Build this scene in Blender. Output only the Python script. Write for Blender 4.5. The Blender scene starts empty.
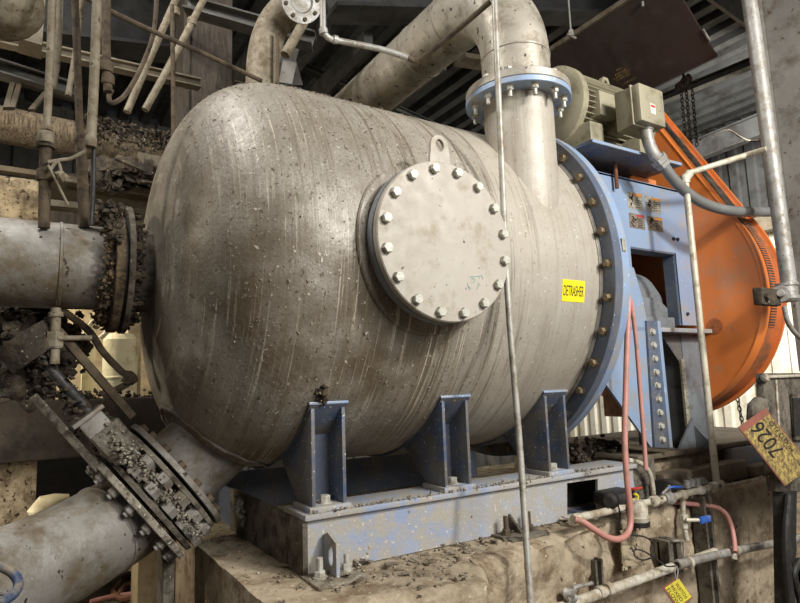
import bpy, bmesh, math, random
from math import sin, cos, pi, radians, sqrt, atan2, hypot
from mathutils import Vector, Matrix, noise
random.seed(7)
S = bpy.context.scene
COL = S.collection

# ---------------------------------------------------------------- camera
FPX = 593.246
CAMLOC = Vector((-1.2874, -1.6985, -0.5089))
YAW, PITCH, ROLL = 0.5622, 0.1358, -0.0327
_F = Vector((sin(YAW)*cos(PITCH), cos(YAW)*cos(PITCH), sin(PITCH)))
_R0 = Vector((cos(YAW), -sin(YAW), 0)); _U0 = _R0.cross(_F)
_R = _R0*cos(ROLL) + _U0*sin(ROLL); _U = -_R0*sin(ROLL) + _U0*cos(ROLL)
cam = bpy.data.cameras.new('camera'); camo = bpy.data.objects.new('camera', cam); COL.objects.link(camo)
cam.sensor_width = 36; cam.lens = FPX/800*36; cam.clip_start = 0.02; cam.clip_end = 200
camo.matrix_world = Matrix(((_R.x, _U.x, -_F.x, CAMLOC.x), (_R.y, _U.y, -_F.y, CAMLOC.y), (_R.z, _U.z, -_F.z, CAMLOC.z), (0, 0, 0, 1)))
S.camera = camo

def at(px, py, ax, val):
    """real place of a feature seen at px,py that lies in the plane ax=val (metres)"""
    d = _F + _R*((px-400)/FPX) - _U*((py-301.5)/FPX)
    i = 'xyz'.index(ax)
    return CAMLOC + d*((val-CAMLOC[i])/d[i])

# ---------------------------------------------------------------- light
S.view_settings.view_transform = 'Standard'; S.view_settings.look = 'None'
S.view_settings.gamma = 1; S.view_settings.use_curve_mapping = False
S.view_settings.exposure = 0.38
w = bpy.data.worlds.new('world'); S.world = w; w.use_nodes = True
w.node_tree.nodes['Background'].inputs[0].default_value = (0.80, 0.86, 1.0, 1)
w.node_tree.nodes['Background'].inputs[1].default_value = 0.17

def area(name, loc, target, size, power, color):
    l = bpy.data.lights.new(name, 'AREA'); l.size = size; l.energy = power; l.color = color; l.shape = 'DISK'
    o = bpy.data.objects.new(name, l); COL.objects.link(o); o.location = loc
    o.rotation_euler = (Vector(target)-Vector(loc)).to_track_quat('-Z', 'Y').to_euler()
    return o
area('key_work_light', (1.5, -3.3, 1.9), (0.9, 0.5, -0.1), 0.36, 106, (1.0, 0.985, 0.955))
area('soft_fill_light', (0.7, -4.0, 1.5), (0.9, 0.5, -0.3), 2.4, 142, (1.0, 0.985, 0.965))  # added broad fill to lift the dark areas, not a known lamp
area('overhead_hall_lamp', (-1.9, 0.95, 2.9), (-0.6, 0.7, 0.3), 0.5, 62, (1.0, 0.97, 0.95))
area('left_hall_lamp', (-3.0, -1.2, 2.2), (-0.9, 1.0, 0.0), 0.5, 12, (1.0, 0.95, 0.87))
area('left_aisle_lamp', (-2.5, 1.7, 0.95), (-1.5, 2.6, 0.5), 0.2, 17, (1.0, 0.87, 0.66))
area('low_bucket_fill', (-2.1, 1.35, -0.7), (-1.2, 2.1, -1.1), 0.2, 8, (1.0, 0.92, 0.8))  # added unseen light that brightens the cream bucket and the pier
area('rear_aisle_lamp', (-2.3, 4.0, 1.2), (-1.0, 4.5, -0.4), 0.4, 75, (1.0, 0.93, 0.78))
area('right_hall_window_light', (6.4, 0.9, 2.6), (8.3, 4.2, 0.0), 1.4, 520, (1.0, 0.97, 0.92))

# ---------------------------------------------------------------- materials
MATS = {}
def _ramp(nt, src, p0, p1, c0=0.0, c1=1.0):
    r = nt.nodes.new('ShaderNodeMapRange'); r.clamp = True
    r.inputs['From Min'].default_value = p0; r.inputs['From Max'].default_value = p1
    r.inputs['To Min'].default_value = c0; r.inputs['To Max'].default_value = c1
    nt.links.new(src, r.inputs['Value']); return r.outputs['Result']
def _noise(nt, vec, scale, detail=4, rough=0.6):
    n = nt.nodes.new('ShaderNodeTexNoise'); n.inputs['Scale'].default_value = scale
    n.inputs['Detail'].default_value = detail; n.inputs['Roughness'].default_value = rough
    nt.links.new(vec, n.inputs['Vector']); return n.outputs['Fac']
def _mix(nt, fac, a, b):
    m = nt.nodes.new('ShaderNodeMix'); m.data_type = 'RGBA'
    if isinstance(fac, (int, float)): m.inputs[0].default_value = fac
    else: nt.links.new(fac, m.inputs[0])
    for s, v in ((6, a), (7, b)):
        if isinstance(v, tuple): m.inputs[s].default_value = (*v[:3], 1)
        else: nt.links.new(v, m.inputs[s])
    return m.outputs[2]
def _math(nt, op, a, b=None):
    m = nt.nodes.new('ShaderNodeMath'); m.operation = op
    for s, v in ((0, a), (1, b)):
        if v is None: continue
        if isinstance(v, (int, float)): m.inputs[s].default_value = v
        else: nt.links.new(v, m.inputs[s])
    return m.outputs[0]
def srgb(r, g, b):
    f = lambda c: ((c/255+0.055)/1.055)**2.4 if c/255 > 0.04045 else c/255/12.92
    return (f(r), f(g), f(b))
def mat(name, base, base2=None, dirt=None, dirt_amt=0.4, scale=4, dscale=9, rough=0.6, metal=0.0,
        bump=0.3, bscale=40, specks=None, spk=0.66, sscale=60, stretch=(1, 1, 1), specks2=None, spk2=0.7, s2scale=30):
    m = bpy.data.materials.new(name); m.use_nodes = True; nt = m.node_tree
    bs = nt.nodes['Principled BSDF']
    tc = nt.nodes.new('ShaderNodeTexCoord'); mp = nt.nodes.new('ShaderNodeMapping')
    mp.inputs['Scale'].default_value = stretch
    nt.links.new(tc.outputs['Object'], mp.inputs['Vector']); v = mp.outputs['Vector']
    col = _mix(nt, _ramp(nt, _noise(nt, v, scale), 0.35, 0.65), base, base2 or tuple(c*0.8 for c in base))
    if dirt:
        f = _ramp(nt, _noise(nt, v, dscale, 6, 0.7), 0.62-dirt_amt*0.4, 0.80-dirt_amt*0.4)
        col = _mix(nt, f, col, dirt)
    if specks:
        col = _mix(nt, _ramp(nt, _noise(nt, tc.outputs['Object'], sscale, 2, 0.5), spk, spk+0.04), col, specks)
    if specks2:
        col = _mix(nt, _ramp(nt, _noise(nt, tc.outputs['Object'], s2scale, 3, 0.6), spk2, spk2+0.04), col, specks2)
    nt.links.new(col, bs.inputs['Base Color'])
    nr = _ramp(nt, _noise(nt, v, dscale*1.7), 0.3, 0.7, max(0.05, rough-0.12), min(1, rough+0.15))
    nt.links.new(nr, bs.inputs['Roughness']); bs.inputs['Metallic'].default_value = metal
    if bump:
        b = nt.nodes.new('ShaderNodeBump'); b.inputs['Strength'].default_value = bump; b.inputs['Distance'].default_value = 0.01
        nt.links.new(_noise(nt, tc.outputs['Object'], bscale, 5, 0.65), b.inputs['Height']); nt.links.new(b.outputs[0], bs.inputs['Normal'])
    MATS[name] = m; return m
BROWN = srgb(98, 82, 60); TAN = srgb(160, 140, 108); DK = srgb(40, 34, 28)
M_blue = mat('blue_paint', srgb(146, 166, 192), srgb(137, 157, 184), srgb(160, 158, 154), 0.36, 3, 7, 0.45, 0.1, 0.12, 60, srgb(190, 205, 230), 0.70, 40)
M_bluedirty = mat('blue_paint_dirty', srgb(140, 155, 184), srgb(170, 171, 173), srgb(168, 161, 148), 0.58, 2.4, 12, 0.7, 0.05, 0.3, 70, srgb(205, 196, 175), 0.66, 70, specks2=srgb(110, 80, 45), spk2=0.71, s2scale=28)
M_bluegrey = mat('blue_grey_paint', srgb(84, 94, 112), srgb(94, 101, 114), srgb(116, 112, 106), 0.35, 3, 8, 0.5, 0.1, 0.15, 60, srgb(190, 190, 180), 0.70, 70)
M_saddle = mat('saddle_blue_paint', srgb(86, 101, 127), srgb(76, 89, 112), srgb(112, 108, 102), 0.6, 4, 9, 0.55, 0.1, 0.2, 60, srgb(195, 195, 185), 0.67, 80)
M_pipe = mat('dusty_steel_pipe', srgb(176, 170, 158), srgb(160, 152, 138), srgb(135, 120, 95), 0.32, 3, 8, 0.5, 0.35, 0.15, 50, srgb(60, 50, 40), 0.69, 50)
M_pipedirty = mat('dirty_grey_pipe', srgb(150, 146, 138), srgb(128, 122, 112), srgb(104, 92, 72), 0.42, 3, 7, 0.6, 0.25, 0.3, 50, srgb(52, 42, 32), 0.68, 34, specks2=srgb(200, 196, 186), spk2=0.72, s2scale=60)
M_elbow = mat('elbow_steel', srgb(176, 168, 152), srgb(160, 151, 134), srgb(118, 106, 86), 0.3, 2.5, 9, 0.48, 0.3, 0.2, 60, srgb(50, 42, 32), 0.66, 30)
M_cover = mat('cover_plate_steel', srgb(176, 168, 154), srgb(168, 160, 145), srgb(150, 138, 116), 0.25, 3, 10, 0.6, 0.08, 0.08, 80, srgb(88, 72, 52), 0.72, 60)
M_bolt = mat('zinc_bolt', srgb(200, 198, 186), srgb(170, 166, 150), srgb(140, 126, 100), 0.3, 20, 40, 0.5, 0.15, 0.1, 90)
M_boltrust = mat('brassy_bolt', srgb(140, 124, 96), srgb(112, 98, 78), srgb(98, 76, 52), 0.4, 20, 40, 0.5, 0.3, 0.1, 90)
M_cake = mat('caked_pulp', srgb(164, 156, 140), srgb(126, 117, 100), srgb(80, 70, 56), 0.4, 14, 30, 0.95, 0, 0.8, 60, srgb(205, 200, 188), 0.66, 70)
M_cakedark = mat('dark_caked_dirt', srgb(88, 76, 58), srgb(56, 48, 38), srgb(34, 28, 22), 0.4, 12, 26, 0.95, 0, 0.8, 60, srgb(150, 142, 126), 0.68, 70)
M_cakerust = mat('rusty_caked_dirt', srgb(118, 98, 70), srgb(82, 68, 50), srgb(48, 36, 26), 0.4, 14, 26, 0.95, 0, 0.9, 70, srgb(180, 168, 145), 0.68, 70)
M_motor = mat('beige_motor_paint', srgb(164, 156, 130), srgb(150, 143, 119), srgb(100, 92, 70), 0.2, 2, 6, 0.5, 0.05, 0.08, 60, srgb(70, 60, 42), 0.73, 40)
M_orange = mat('orange_paint', srgb(236, 134, 62), srgb(228, 126, 58), srgb(206, 138, 96), 0.3, 1.6, 4, 0.42, 0.0, 0.06, 40, srgb(206, 160, 130), 0.72, 34)
M_orangedirty = mat('dusty_orange_rim', srgb(214, 112, 52), srgb(192, 102, 52), srgb(122, 88, 60), 0.42, 3, 7, 0.7, 0.0, 0.2, 60)
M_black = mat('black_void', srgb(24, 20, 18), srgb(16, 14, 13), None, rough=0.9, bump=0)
M_groove = mat('dusty_slot_backing', srgb(60, 54, 48), srgb(44, 40, 36), srgb(104, 92, 76), 0.4, 5, 12, 0.9, 0, 0.2, 50)
M_white = mat('white_painted_pipe', srgb(214, 206, 184), srgb(198, 188, 164), srgb(150, 134, 106), 0.3, 4, 14, 0.45, 0.1, 0.1, 60)
M_greypipe = mat('dull_pale_pipe', srgb(182, 178, 166), srgb(160, 155, 142), srgb(126, 114, 92), 0.36, 4, 16, 0.45, 0.2, 0.1, 60)
M_caked_white = mat('grimy_white_pipe', srgb(206, 200, 184), srgb(182, 172, 150), srgb(146, 130, 104), 0.42, 6, 20, 0.8, 0.0, 0.4, 70)
M_galv = mat('galvanised_pipe', srgb(178, 175, 168), srgb(152, 148, 140), srgb(132, 122, 106), 0.36, 6, 18, 0.5, 0.3, 0.15, 60, srgb(90, 80, 68), 0.68, 60)
M_concrete = mat('rough_concrete', srgb(184, 168, 142), srgb(160, 144, 119), srgb(122, 103, 78), 0.42, 3, 9, 0.95, 0, 0.9, 30, srgb(190, 176, 148), 0.66, 45, specks2=srgb(74, 60, 42), spk2=0.66, s2scale=24)
M_plinthtop = mat('debris_strewn_concrete', srgb(160, 150, 132), srgb(128, 116, 96), srgb(84, 70, 50), 0.42, 4, 12, 0.95, 0, 0.9, 50, srgb(200, 192, 172), 0.64, 60, specks2=srgb(60, 50, 36), spk2=0.64, s2scale=34)
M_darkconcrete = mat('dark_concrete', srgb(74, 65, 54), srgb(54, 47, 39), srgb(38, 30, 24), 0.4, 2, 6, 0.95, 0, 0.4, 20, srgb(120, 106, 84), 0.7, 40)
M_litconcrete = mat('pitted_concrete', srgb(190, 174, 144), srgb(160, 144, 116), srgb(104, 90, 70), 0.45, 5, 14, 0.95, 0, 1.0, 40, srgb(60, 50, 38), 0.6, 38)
M_hose = mat('pink_hose', srgb(196, 138, 126), srgb(182, 126, 112), srgb(154, 122, 102), 0.3, 5, 14, 0.5, 0, 0.05, 60)
M_conduit = mat('grey_conduit', srgb(122, 122, 119), srgb(112, 112, 108), srgb(110, 104, 94), 0.2, 4, 10, 0.42, 0.05, 0.05, 50)
M_column = mat('grey_painted_steel_column', srgb(136, 132, 124), srgb(120, 116, 108), srgb(96, 86, 72), 0.32, 2, 6, 0.7, 0.05, 0.25, 30, srgb(84, 72, 56), 0.66, 26)
M_beam = mat('grey_beam', srgb(82, 81, 76), srgb(66, 65, 60), srgb(52, 46, 38), 0.35, 2, 5, 0.7, 0.2, 0.1, 30)
M_lightbeam = mat('dusty_cream_beam', srgb(122, 112, 94), srgb(102, 93, 76), srgb(90, 76, 56), 0.36, 3, 8, 0.8, 0.05, 0.2, 40)
M_deck = mat('roof_deck', srgb(70, 70, 68), srgb(56, 56, 55), srgb(38, 35, 31), 0.35, 1, 3, 0.7, 0.2, 0.05, 30)
M_brownpanel = mat('brown_board', srgb(56, 44, 39), srgb(49, 39, 35), srgb(66, 55, 48), 0.25, 1.5, 4, 0.55, 0, 0.05, 40, srgb(130, 112, 92), 0.76, 40)
M_wallwhite = mat('white_corrugated_metal', srgb(232, 228, 212), srgb(218, 212, 192), srgb(180, 168, 140), 0.25, 1, 3, 0.6, 0.05, 0.05, 30)
M_wallbeige = mat('beige_wall', srgb(178, 160, 124), srgb(160, 142, 108), srgb(120, 102, 76), 0.35, 2, 5, 0.9, 0, 0.2, 30)
M_wood = mat('brown_dusty_timber', srgb(78, 68, 57), srgb(62, 54, 45), srgb(44, 38, 31), 0.4, 3, 8, 0.9, 0, 0.3, 40, stretch=(6, 6, 1))
M_fibre = mat('fibre_caked_surface', srgb(128, 114, 90), srgb(92, 80, 62), srgb(66, 54, 40), 0.45, 6, 20, 0.95, 0, 0.9, 60, stretch=(5, 5, 0.6))
M_yellow = mat('yellow_label', srgb(238, 222, 26), srgb(232, 214, 30), None, rough=0.5, bump=0)
M_tagyellow = mat('yellow_tag', srgb(190, 168, 92), srgb(172, 150, 84), srgb(110, 90, 64), 0.55, 12, 36, 0.6, 0, 0.1, 60, srgb(90, 74, 54), 0.62, 90)
M_tagyellow2 = mat('bright_yellow_tag', srgb(228, 214, 70), srgb(214, 198, 70), srgb(150, 120, 80), 0.25, 10, 30, 0.6, 0, 0.1, 60)
M_tagred = mat('faded_red_tag_edge', srgb(150, 92, 74), srgb(128, 80, 66), srgb(120, 90, 70), 0.3, 8, 20, 0.6, 0, 0.1, 60)
M_ink = mat('black_ink', srgb(28, 26, 22), srgb(24, 22, 20), None, rough=0.7, bump=0)
M_sticker = mat('worn_grey_sticker', srgb(178, 172, 154), srgb(150, 142, 124), srgb(104, 94, 78), 0.36, 30, 60, 0.6, 0, 0, 60)
M_stickerdark = mat('worn_brown_sticker', srgb(120, 108, 90), srgb(92, 80, 66), srgb(160, 150, 130), 0.3, 30, 60, 0.6, 0, 0, 60)
M_stickorange = mat('sticker_orange', srgb(222, 140, 50), None, None, rough=0.5, bump=0)
M_stickred = mat('sticker_red', srgb(196, 50, 52), None, None, rough=0.5, bump=0)
M_greymachine = mat('grime_covered_machine', srgb(122, 114, 100), srgb(98, 90, 76), srgb(54, 45, 36), 0.42, 5, 12, 0.9, 0.05, 0.9, 45, srgb(150, 140, 122), 0.68, 60)
M_bluehandle = mat('blue_vinyl', srgb(44, 96, 180), srgb(40, 86, 166), srgb(120, 124, 130), 0.2, 8, 20, 0.4, 0, 0.05, 60)
M_bluewheel = mat('blue_handwheel_paint', srgb(50, 66, 96), srgb(58, 72, 98), srgb(130, 118, 98), 0.36, 8, 14, 0.6, 0, 0.2, 60)
M_red = mat('red_enamel', srgb(200, 60, 50), srgb(180, 56, 46), None, rough=0.4, bump=0)
M_yelplastic = mat('yellow_plastic', srgb(222, 200, 40), None, None, rough=0.5, bump=0)
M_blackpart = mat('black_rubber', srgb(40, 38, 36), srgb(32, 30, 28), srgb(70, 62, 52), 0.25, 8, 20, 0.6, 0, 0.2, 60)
M_bearing = mat('grey_bearing_paint', srgb(132, 138, 142), srgb(118, 122, 124), srgb(96, 88, 74), 0.3, 4, 10, 0.6, 0.1, 0.2, 40)
M_greenplate = mat('grey_green_plate', srgb(142, 146, 128), srgb(128, 134, 120), srgb(110, 98, 78), 0.3, 4, 10, 0.6, 0.1, 0.1, 50)
M_rust = mat('rusty_rod', srgb(122, 78, 52), srgb(98, 64, 44), srgb(70, 50, 36), 0.3, 12, 24, 0.8, 0.1, 0.3, 60)
M_cream = mat('cream_plastic', srgb(224, 214, 176), srgb(212, 200, 160), srgb(170, 150, 110), 0.25, 3, 8, 0.5, 0, 0.05, 40)
M_darkpipe = mat('dark_dusty_pipe', srgb(96, 82, 62), srgb(74, 62, 47), srgb(52, 43, 33), 0.36, 8, 16, 0.85, 0.1, 0.4, 60)
M_tanpipe = mat('tan_dusty_pipe', srgb(144, 134, 113), srgb(118, 109, 90), srgb(100, 84, 60), 0.4, 8, 20, 0.7, 0.1, 0.3, 60, srgb(60, 48, 34), 0.67, 50)
M_floor = mat('dirty_floor', srgb(104, 88, 68), srgb(80, 66, 50), srgb(56, 46, 36), 0.4, 1.5, 5, 0.95, 0, 0.4, 20)

def tank_material(x0, zc, yc, dirty=1.0):
    m = bpy.data.materials.new('stained_stainless_steel'); m.use_nodes = True; nt = m.node_tree
    bs = nt.nodes['Principled BSDF']; tc = nt.nodes.new('ShaderNodeTexCoord')
    sp = nt.nodes.new('ShaderNodeSeparateXYZ'); nt.links.new(tc.outputs['Object'], sp.inputs[0])
    X = sp.outputs[0]; Yc = _math(nt, 'SUBTRACT', sp.outputs[1], yc); Z = sp.outputs[2]
    ang = _math(nt, 'ARCTAN2', Z, _math(nt, 'MULTIPLY', Yc, -1.0))
    def vec(a, b, wob=0.0):
        c = nt.nodes.new('ShaderNodeCombineXYZ'); nt.links.new(_math(nt, 'MULTIPLY', X, a), c.inputs[0])
        nt.links.new(_math(nt, 'MULTIPLY', ang, b), c.inputs[1]); return c.outputs[0]
    big = _noise(nt, tc.outputs['Object'], 1.7, 5, 0.6); med = _noise(nt, tc.outputs['Object'], 7, 6, 0.65)
    left = _ramp(nt, X, -0.15, 0.45, 1.0, 0.0)            # the old pulp grime sits on the head end
    clean = _mix(nt, _ramp(nt, med, 0.35, 0.65), srgb(180, 172, 157), srgb(168, 159, 143))
    grimy = _mix(nt, _ramp(nt, med, 0.35, 0.65), srgb(158, 151, 138), srgb(130, 121, 106))
    col = _mix(nt, left, clean, grimy)
    patch = _math(nt, 'MULTIPLY', _ramp(nt, big, 0.52, 0.66), _ramp(nt, X, -0.2, 0.3, 0.95, 0.1))
    col = _mix(nt, patch, col, srgb(96, 83, 64))
    s1 = _noise(nt, vec(34, 0.8), 1.0, 5, 0.65); s2 = _noise(nt, vec(120, 1.5), 1.0, 3, 0.6); s3 = _noise(nt, vec(48, 0.4), 1.3, 2, 0.5)
    brk = _ramp(nt, _noise(nt, tc.outputs['Object'], 3.1, 4, 0.6), 0.40, 0.62)
    midfac = _ramp(nt, X, -0.4, 0.0, 0.55, 0.95)
    right = _ramp(nt, X, 0.35, 0.6, 1.0, 0.22)
    col = _mix(nt, _math(nt, 'MULTIPLY', _math(nt, 'MULTIPLY', _ramp(nt, s1, 0.52, 0.62), midfac), right), col, srgb(108, 96, 78))
    col = _mix(nt, _math(nt, 'MULTIPLY', _math(nt, 'MULTIPLY', _ramp(nt, s2, 0.57, 0.66), _math(nt, 'MULTIPLY', brk, 0.75)), right), col, srgb(206, 196, 172))
    col = _mix(nt, _math(nt, 'MULTIPLY', _ramp(nt, s3, 0.66, 0.69), _math(nt, 'MULTIPLY', _math(nt, 'MULTIPLY', right, brk), 0.8)), col, srgb(212, 202, 180))
    gr = _noise(nt, tc.outputs['Object'], 130, 3, 0.7)
    col = _mix(nt, _math(nt, 'MULTIPLY', _ramp(nt, gr, 0.45, 0.7), _math(nt, 'ADD', _math(nt, 'MULTIPLY', left, 0.45), 0.1)), col, srgb(96, 84, 66))
    n1 = _noise(nt, tc.outputs['Object'], 55, 3, 0.6); n2 = _noise(nt, vec(60, 22), 1.0, 3, 0.6); n3 = _noise(nt, tc.outputs['Object'], 90, 2, 0.5)
    col = _mix(nt, _math(nt, 'MULTIPLY', _ramp(nt, n2, 0.62, 0.66), _ramp(nt, X, 0.0, 0.6, 0.8, 0.25)), col, srgb(84, 68, 48))
    col = _mix(nt, _math(nt, 'MULTIPLY', _ramp(nt, n1, 0.66, 0.69), 0.7), col, srgb(210, 202, 184))
    col = _mix(nt, _math(nt, 'MULTIPLY', _ramp(nt, n3, 0.70, 0.73), 0.6), col, srgb(66, 54, 38))
    nt.links.new(col, bs.inputs['Base Color'])
    bs.inputs['Metallic'].default_value = 0.12
    nt.links.new(_ramp(nt, med, 0.3, 0.7, 0.42, 0.60), bs.inputs['Roughness'])
    b = nt.nodes.new('ShaderNodeBump'); b.inputs['Strength'].default_value = 0.35; b.inputs['Distance'].default_value = 0.006
    h = _math(nt, 'ADD', _math(nt, 'MULTIPLY', n1, left), _math(nt, 'MULTIPLY', s2, 0.4))
    nt.links.new(h, b.inputs['Height']); nt.links.new(b.outputs[0], bs.inputs['Normal'])
    return m
TY, TR = 0.943, 0.8525            # tank axis and radius
M_tank = tank_material(0, 0, TY)

# ---------------------------------------------------------------- mesh helpers
def frame_of(axis):
    a = Vector(axis).normalized()
    u = a.cross(Vector((0, 0, 1)) if abs(a.z) < 0.9 else Vector((1, 0, 0))).normalized()
    return a, u, a.cross(u)
ICO = {}
class MB:
    def __init__(s): s.bm = bmesh.new()
    def poly(s, pts): 
        return s.bm.faces.new([s.bm.verts.new(Vector(p)) for p in pts])
    def box(s, lo, hi, bev=0.0, M=None):
        lo = Vector(lo); hi = Vector(hi)
        r = bmesh.ops.create_cube(s.bm, size=1)
        T = Matrix.Translation((lo+hi)/2) @ Matrix.Diagonal(((hi-lo).x, (hi-lo).y, (hi-lo).z, 1))
        if M is not None: T = M @ T
        vs = r['verts']
        bmesh.ops.transform(s.bm, matrix=T, verts=vs)
        if bev:
            es = list({e for v in vs for e in v.link_edges})
            bmesh.ops.bevel(s.bm, geom=es, offset=bev, segments=2, affect='EDGES', profile=0.5)
        return s
    def prism(s, pts, d, bev=0.0):
        """extrude the polygon pts along vector d"""
        d = Vector(d); a = [s.bm.verts.new(Vector(p)) for p in pts]; b = [s.bm.verts.new(Vector(p)+d) for p in pts]
        n = len(pts); fs = [s.bm.faces.new(a), s.bm.faces.new(b[::-1])]
        for i in range(n): fs.append(s.bm.faces.new((a[i], b[i], b[(i+1) % n], a[(i+1) % n])))
        bmesh.ops.recalc_face_normals(s.bm, faces=fs)
        if bev:
            es = list({e for f in fs for e in f.edges})
            bmesh.ops.bevel(s.bm, geom=es, offset=bev, segments=2, affect='EDGES', profile=0.5)
        return s
    def lathe(s, c, axis, prof, seg=48, a0=0, a1=2*pi, hexa=False):
        """revolve (along, radius) profile about axis through c"""
        c = Vector(c); a, u, v = frame_of(axis); full = abs(a1-a0-2*pi) < 1e-6
        n = seg if full else seg+1; rings = []
        for (t, r) in prof:
            if r < 1e-6: rings.append([s.bm.verts.new(c+a*t)]*n); continue
            rings.append([s.bm.verts.new(c+a*t+(u*cos(a0+(a1-a0)*k/seg)+v*sin(a0+(a1-a0)*k/seg))*r) for k in range(n)])
        fs = []
        for i in range(len(rings)-1):
            for k in range(seg):
                k2 = (k+1) % n
                q = [rings[i][k], rings[i][k2], rings[i+1][k2], rings[i+1][k]]
                qq = []
                for x in q:
                    if x not in qq: qq.append(x)
                if len(qq) >= 3:
                    try: fs.append(s.bm.faces.new(qq))
                    except ValueError: pass
        bmesh.ops.recalc_face_normals(s.bm, faces=fs)
        return s
    def cyl(s, p0, p1, r, seg=20, r1=None):
        p0 = Vector(p0); p1 = Vector(p1); L = (p1-p0).length
        return s.lathe(p0, p1-p0, [(0, 0), (0, r), (L, r if r1 is None else r1), (L, 0)], seg)
    def ring(s, c, axis, ri, ro, t, seg=48, bev=0.003):
        return s.lathe(c, axis, [(0, ri), (0, ro-bev), (bev, ro), (t-bev, ro), (t, ro-bev), (t, ri), (0, ri)], seg)
    def tube(s, pts, r, seg=12, smooth=0, caps=True):
        pts = [Vector(p) for p in pts]
        if smooth:
            out = []
            P = [pts[0]*2-pts[1]] + pts + [pts[-1]*2-pts[-2]]
            for i in range(1, len(P)-2):
                for k in range(smooth):
                    t = k/smooth; a, b, c, d = P[i-1], P[i], P[i+1], P[i+2]
                    out.append(0.5*((2*b)+(c-a)*t+(2*a-5*b+4*c-d)*t*t+(3*b-a-3*c+d)*t**3))
            out.append(pts[-1]); pts = out
        n = len(pts); T = []
        for i in range(n):
            T.append((pts[min(i+1, n-1)]-pts[max(i-1, 0)]).normalized())
        a, u, v = frame_of(T[0]); rings = []
        for i in range(n):
            u = (u-T[i]*u.dot(T[i])).normalized(); v = T[i].cross(u)
            rr = r[i] if isinstance(r, list) else r
            rings.append([s.bm.verts.new(pts[i]+(u*cos(2*pi*k/seg)+v*sin(2*pi*k/seg))*rr) for k in range(seg)])
        fs = []
        for i in range(n-1):
            for k in range(seg):
                fs.append(s.bm.faces.new((rings[i][k], rings[i][(k+1) % seg], rings[i+1][(k+1) % seg], rings[i+1][k])))
        if caps: fs += [s.bm.faces.new(rings[0][::-1]), s.bm.faces.new(rings[-1])]
        bmesh.ops.recalc_face_normals(s.bm, faces=fs)
        return s
    def hexprism(s, c, axis, r, t, dome=True):
        c = Vector(c)
        prof = [(0, 0), (0, r), (t*0.85, r), (t, r*0.86), (t, 0)] if dome else [(0, 0), (0, r), (t, r), (t, 0)]
        return s.lathe(c, axis, prof, 6)
    def lump(s, c, r, sub=2, amp=0.35, sc=(1, 1, 1)):
        if sub not in ICO:
            t = bmesh.new(); bmesh.ops.create_icosphere(t, subdivisions=sub, radius=1.0)
            ICO[sub] = ([v.co.copy() for v in t.verts], [[v.index for v in f.verts] for f in t.faces]); t.free()
        V_, F_ = ICO[sub]
        o = Vector((random.random()*50, random.random()*50, 0)); R = Matrix.Rotation(random.random()*6, 3, Vector((random.random()-.5, random.random()-.5, random.random()-.4)).normalized())
        nv = []; c = Vector(c)
        for p in V_:
            k = 1+amp*noise.noise(p*1.7+o)*1.6+amp*0.5*noise.noise(p*4+o)
            nv.append(s.bm.verts.new(c+(R @ Vector((p.x*sc[0]*k, p.y*sc[1]*k, p.z*sc[2]*k)))*r))
        for f in F_: s.bm.faces.new([nv[i_] for i_ in f])
        return s
    def flake(s, c, n, size):
        c = Vector(c); a, u, v = frame_of(n); t = random.random()*pi
        d = u*cos(t)+v*sin(t); e = a.cross(d); l = size*(0.6+random.random()); wd = l*(0.12+0.4*random.random())
        tilt = a*(random.random()-.3)*l*0.6
        A, B = c-d*l/2+a*0.0008, c+d*l/2+tilt+a*0.0008
        h = a*max(0.0012, l*0.1); q = [A-e*wd/2, B-e*wd/2, B+e*wd/2, A+e*wd/2]
        lo = [s.bm.verts.new(x) for x in q]; hi = [s.bm.verts.new(x+h) for x in q]
        s.bm.faces.new(hi)
        for i in range(4): s.bm.faces.new((lo[i], lo[(i+1) % 4], hi[(i+1) % 4], hi[i]))
        return s
def sharp(me, deg=35):
    me.shade_smooth()
    try: me.set_sharp_from_angle(angle=radians(deg))
    except Exception: pass
WL = {}
def wl(o): return WL.get(o.name, Vector((0, 0, 0)))
def thing(name, label, cat, base, group=None):
    o = bpy.data.objects.new(name, None); COL.objects.link(o); o.empty_display_size = 0.1
    o.location = base; WL[o.name] = Vector(base); o['label'] = label; o['category'] = cat
    if group: o['group'] = group
    return o
def build(name, mb, m, parent=None, label=None, smooth=35, kind=None, org=None):
    me = bpy.data.meshes.new(name)
    P = wl(parent) if parent else Vector((0, 0, 0))
    O = Vector(org) if org is not None else P           # world origin of the new mesh
    if O.length: bmesh.ops.translate(mb.bm, verts=mb.bm.verts, vec=-O)
    mb.bm.to_mesh(me); mb.bm.free(); me.materials.append(m)
    if smooth: sharp(me, smooth)
    o = bpy.data.objects.new(name, me); COL.objects.link(o)
    if parent: o.parent = parent
    o.location = O-P; WL[o.name] = O.copy()
    if label: o['label'] = label
    if kind: o['kind'] = kind
    return o
def solo(name, mb, m, label, cat, group=None, org=None, smooth=35, kind=None):
    o = build(name, mb, m, None, label, smooth, kind, org); o['category'] = cat
    if group: o['group'] = group
    return o
def struct(name, mb, m, parent=None, smooth=35):
    return build(name, mb, m, parent, None, smooth, None if parent else 'structure')
PROTO = {}
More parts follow.
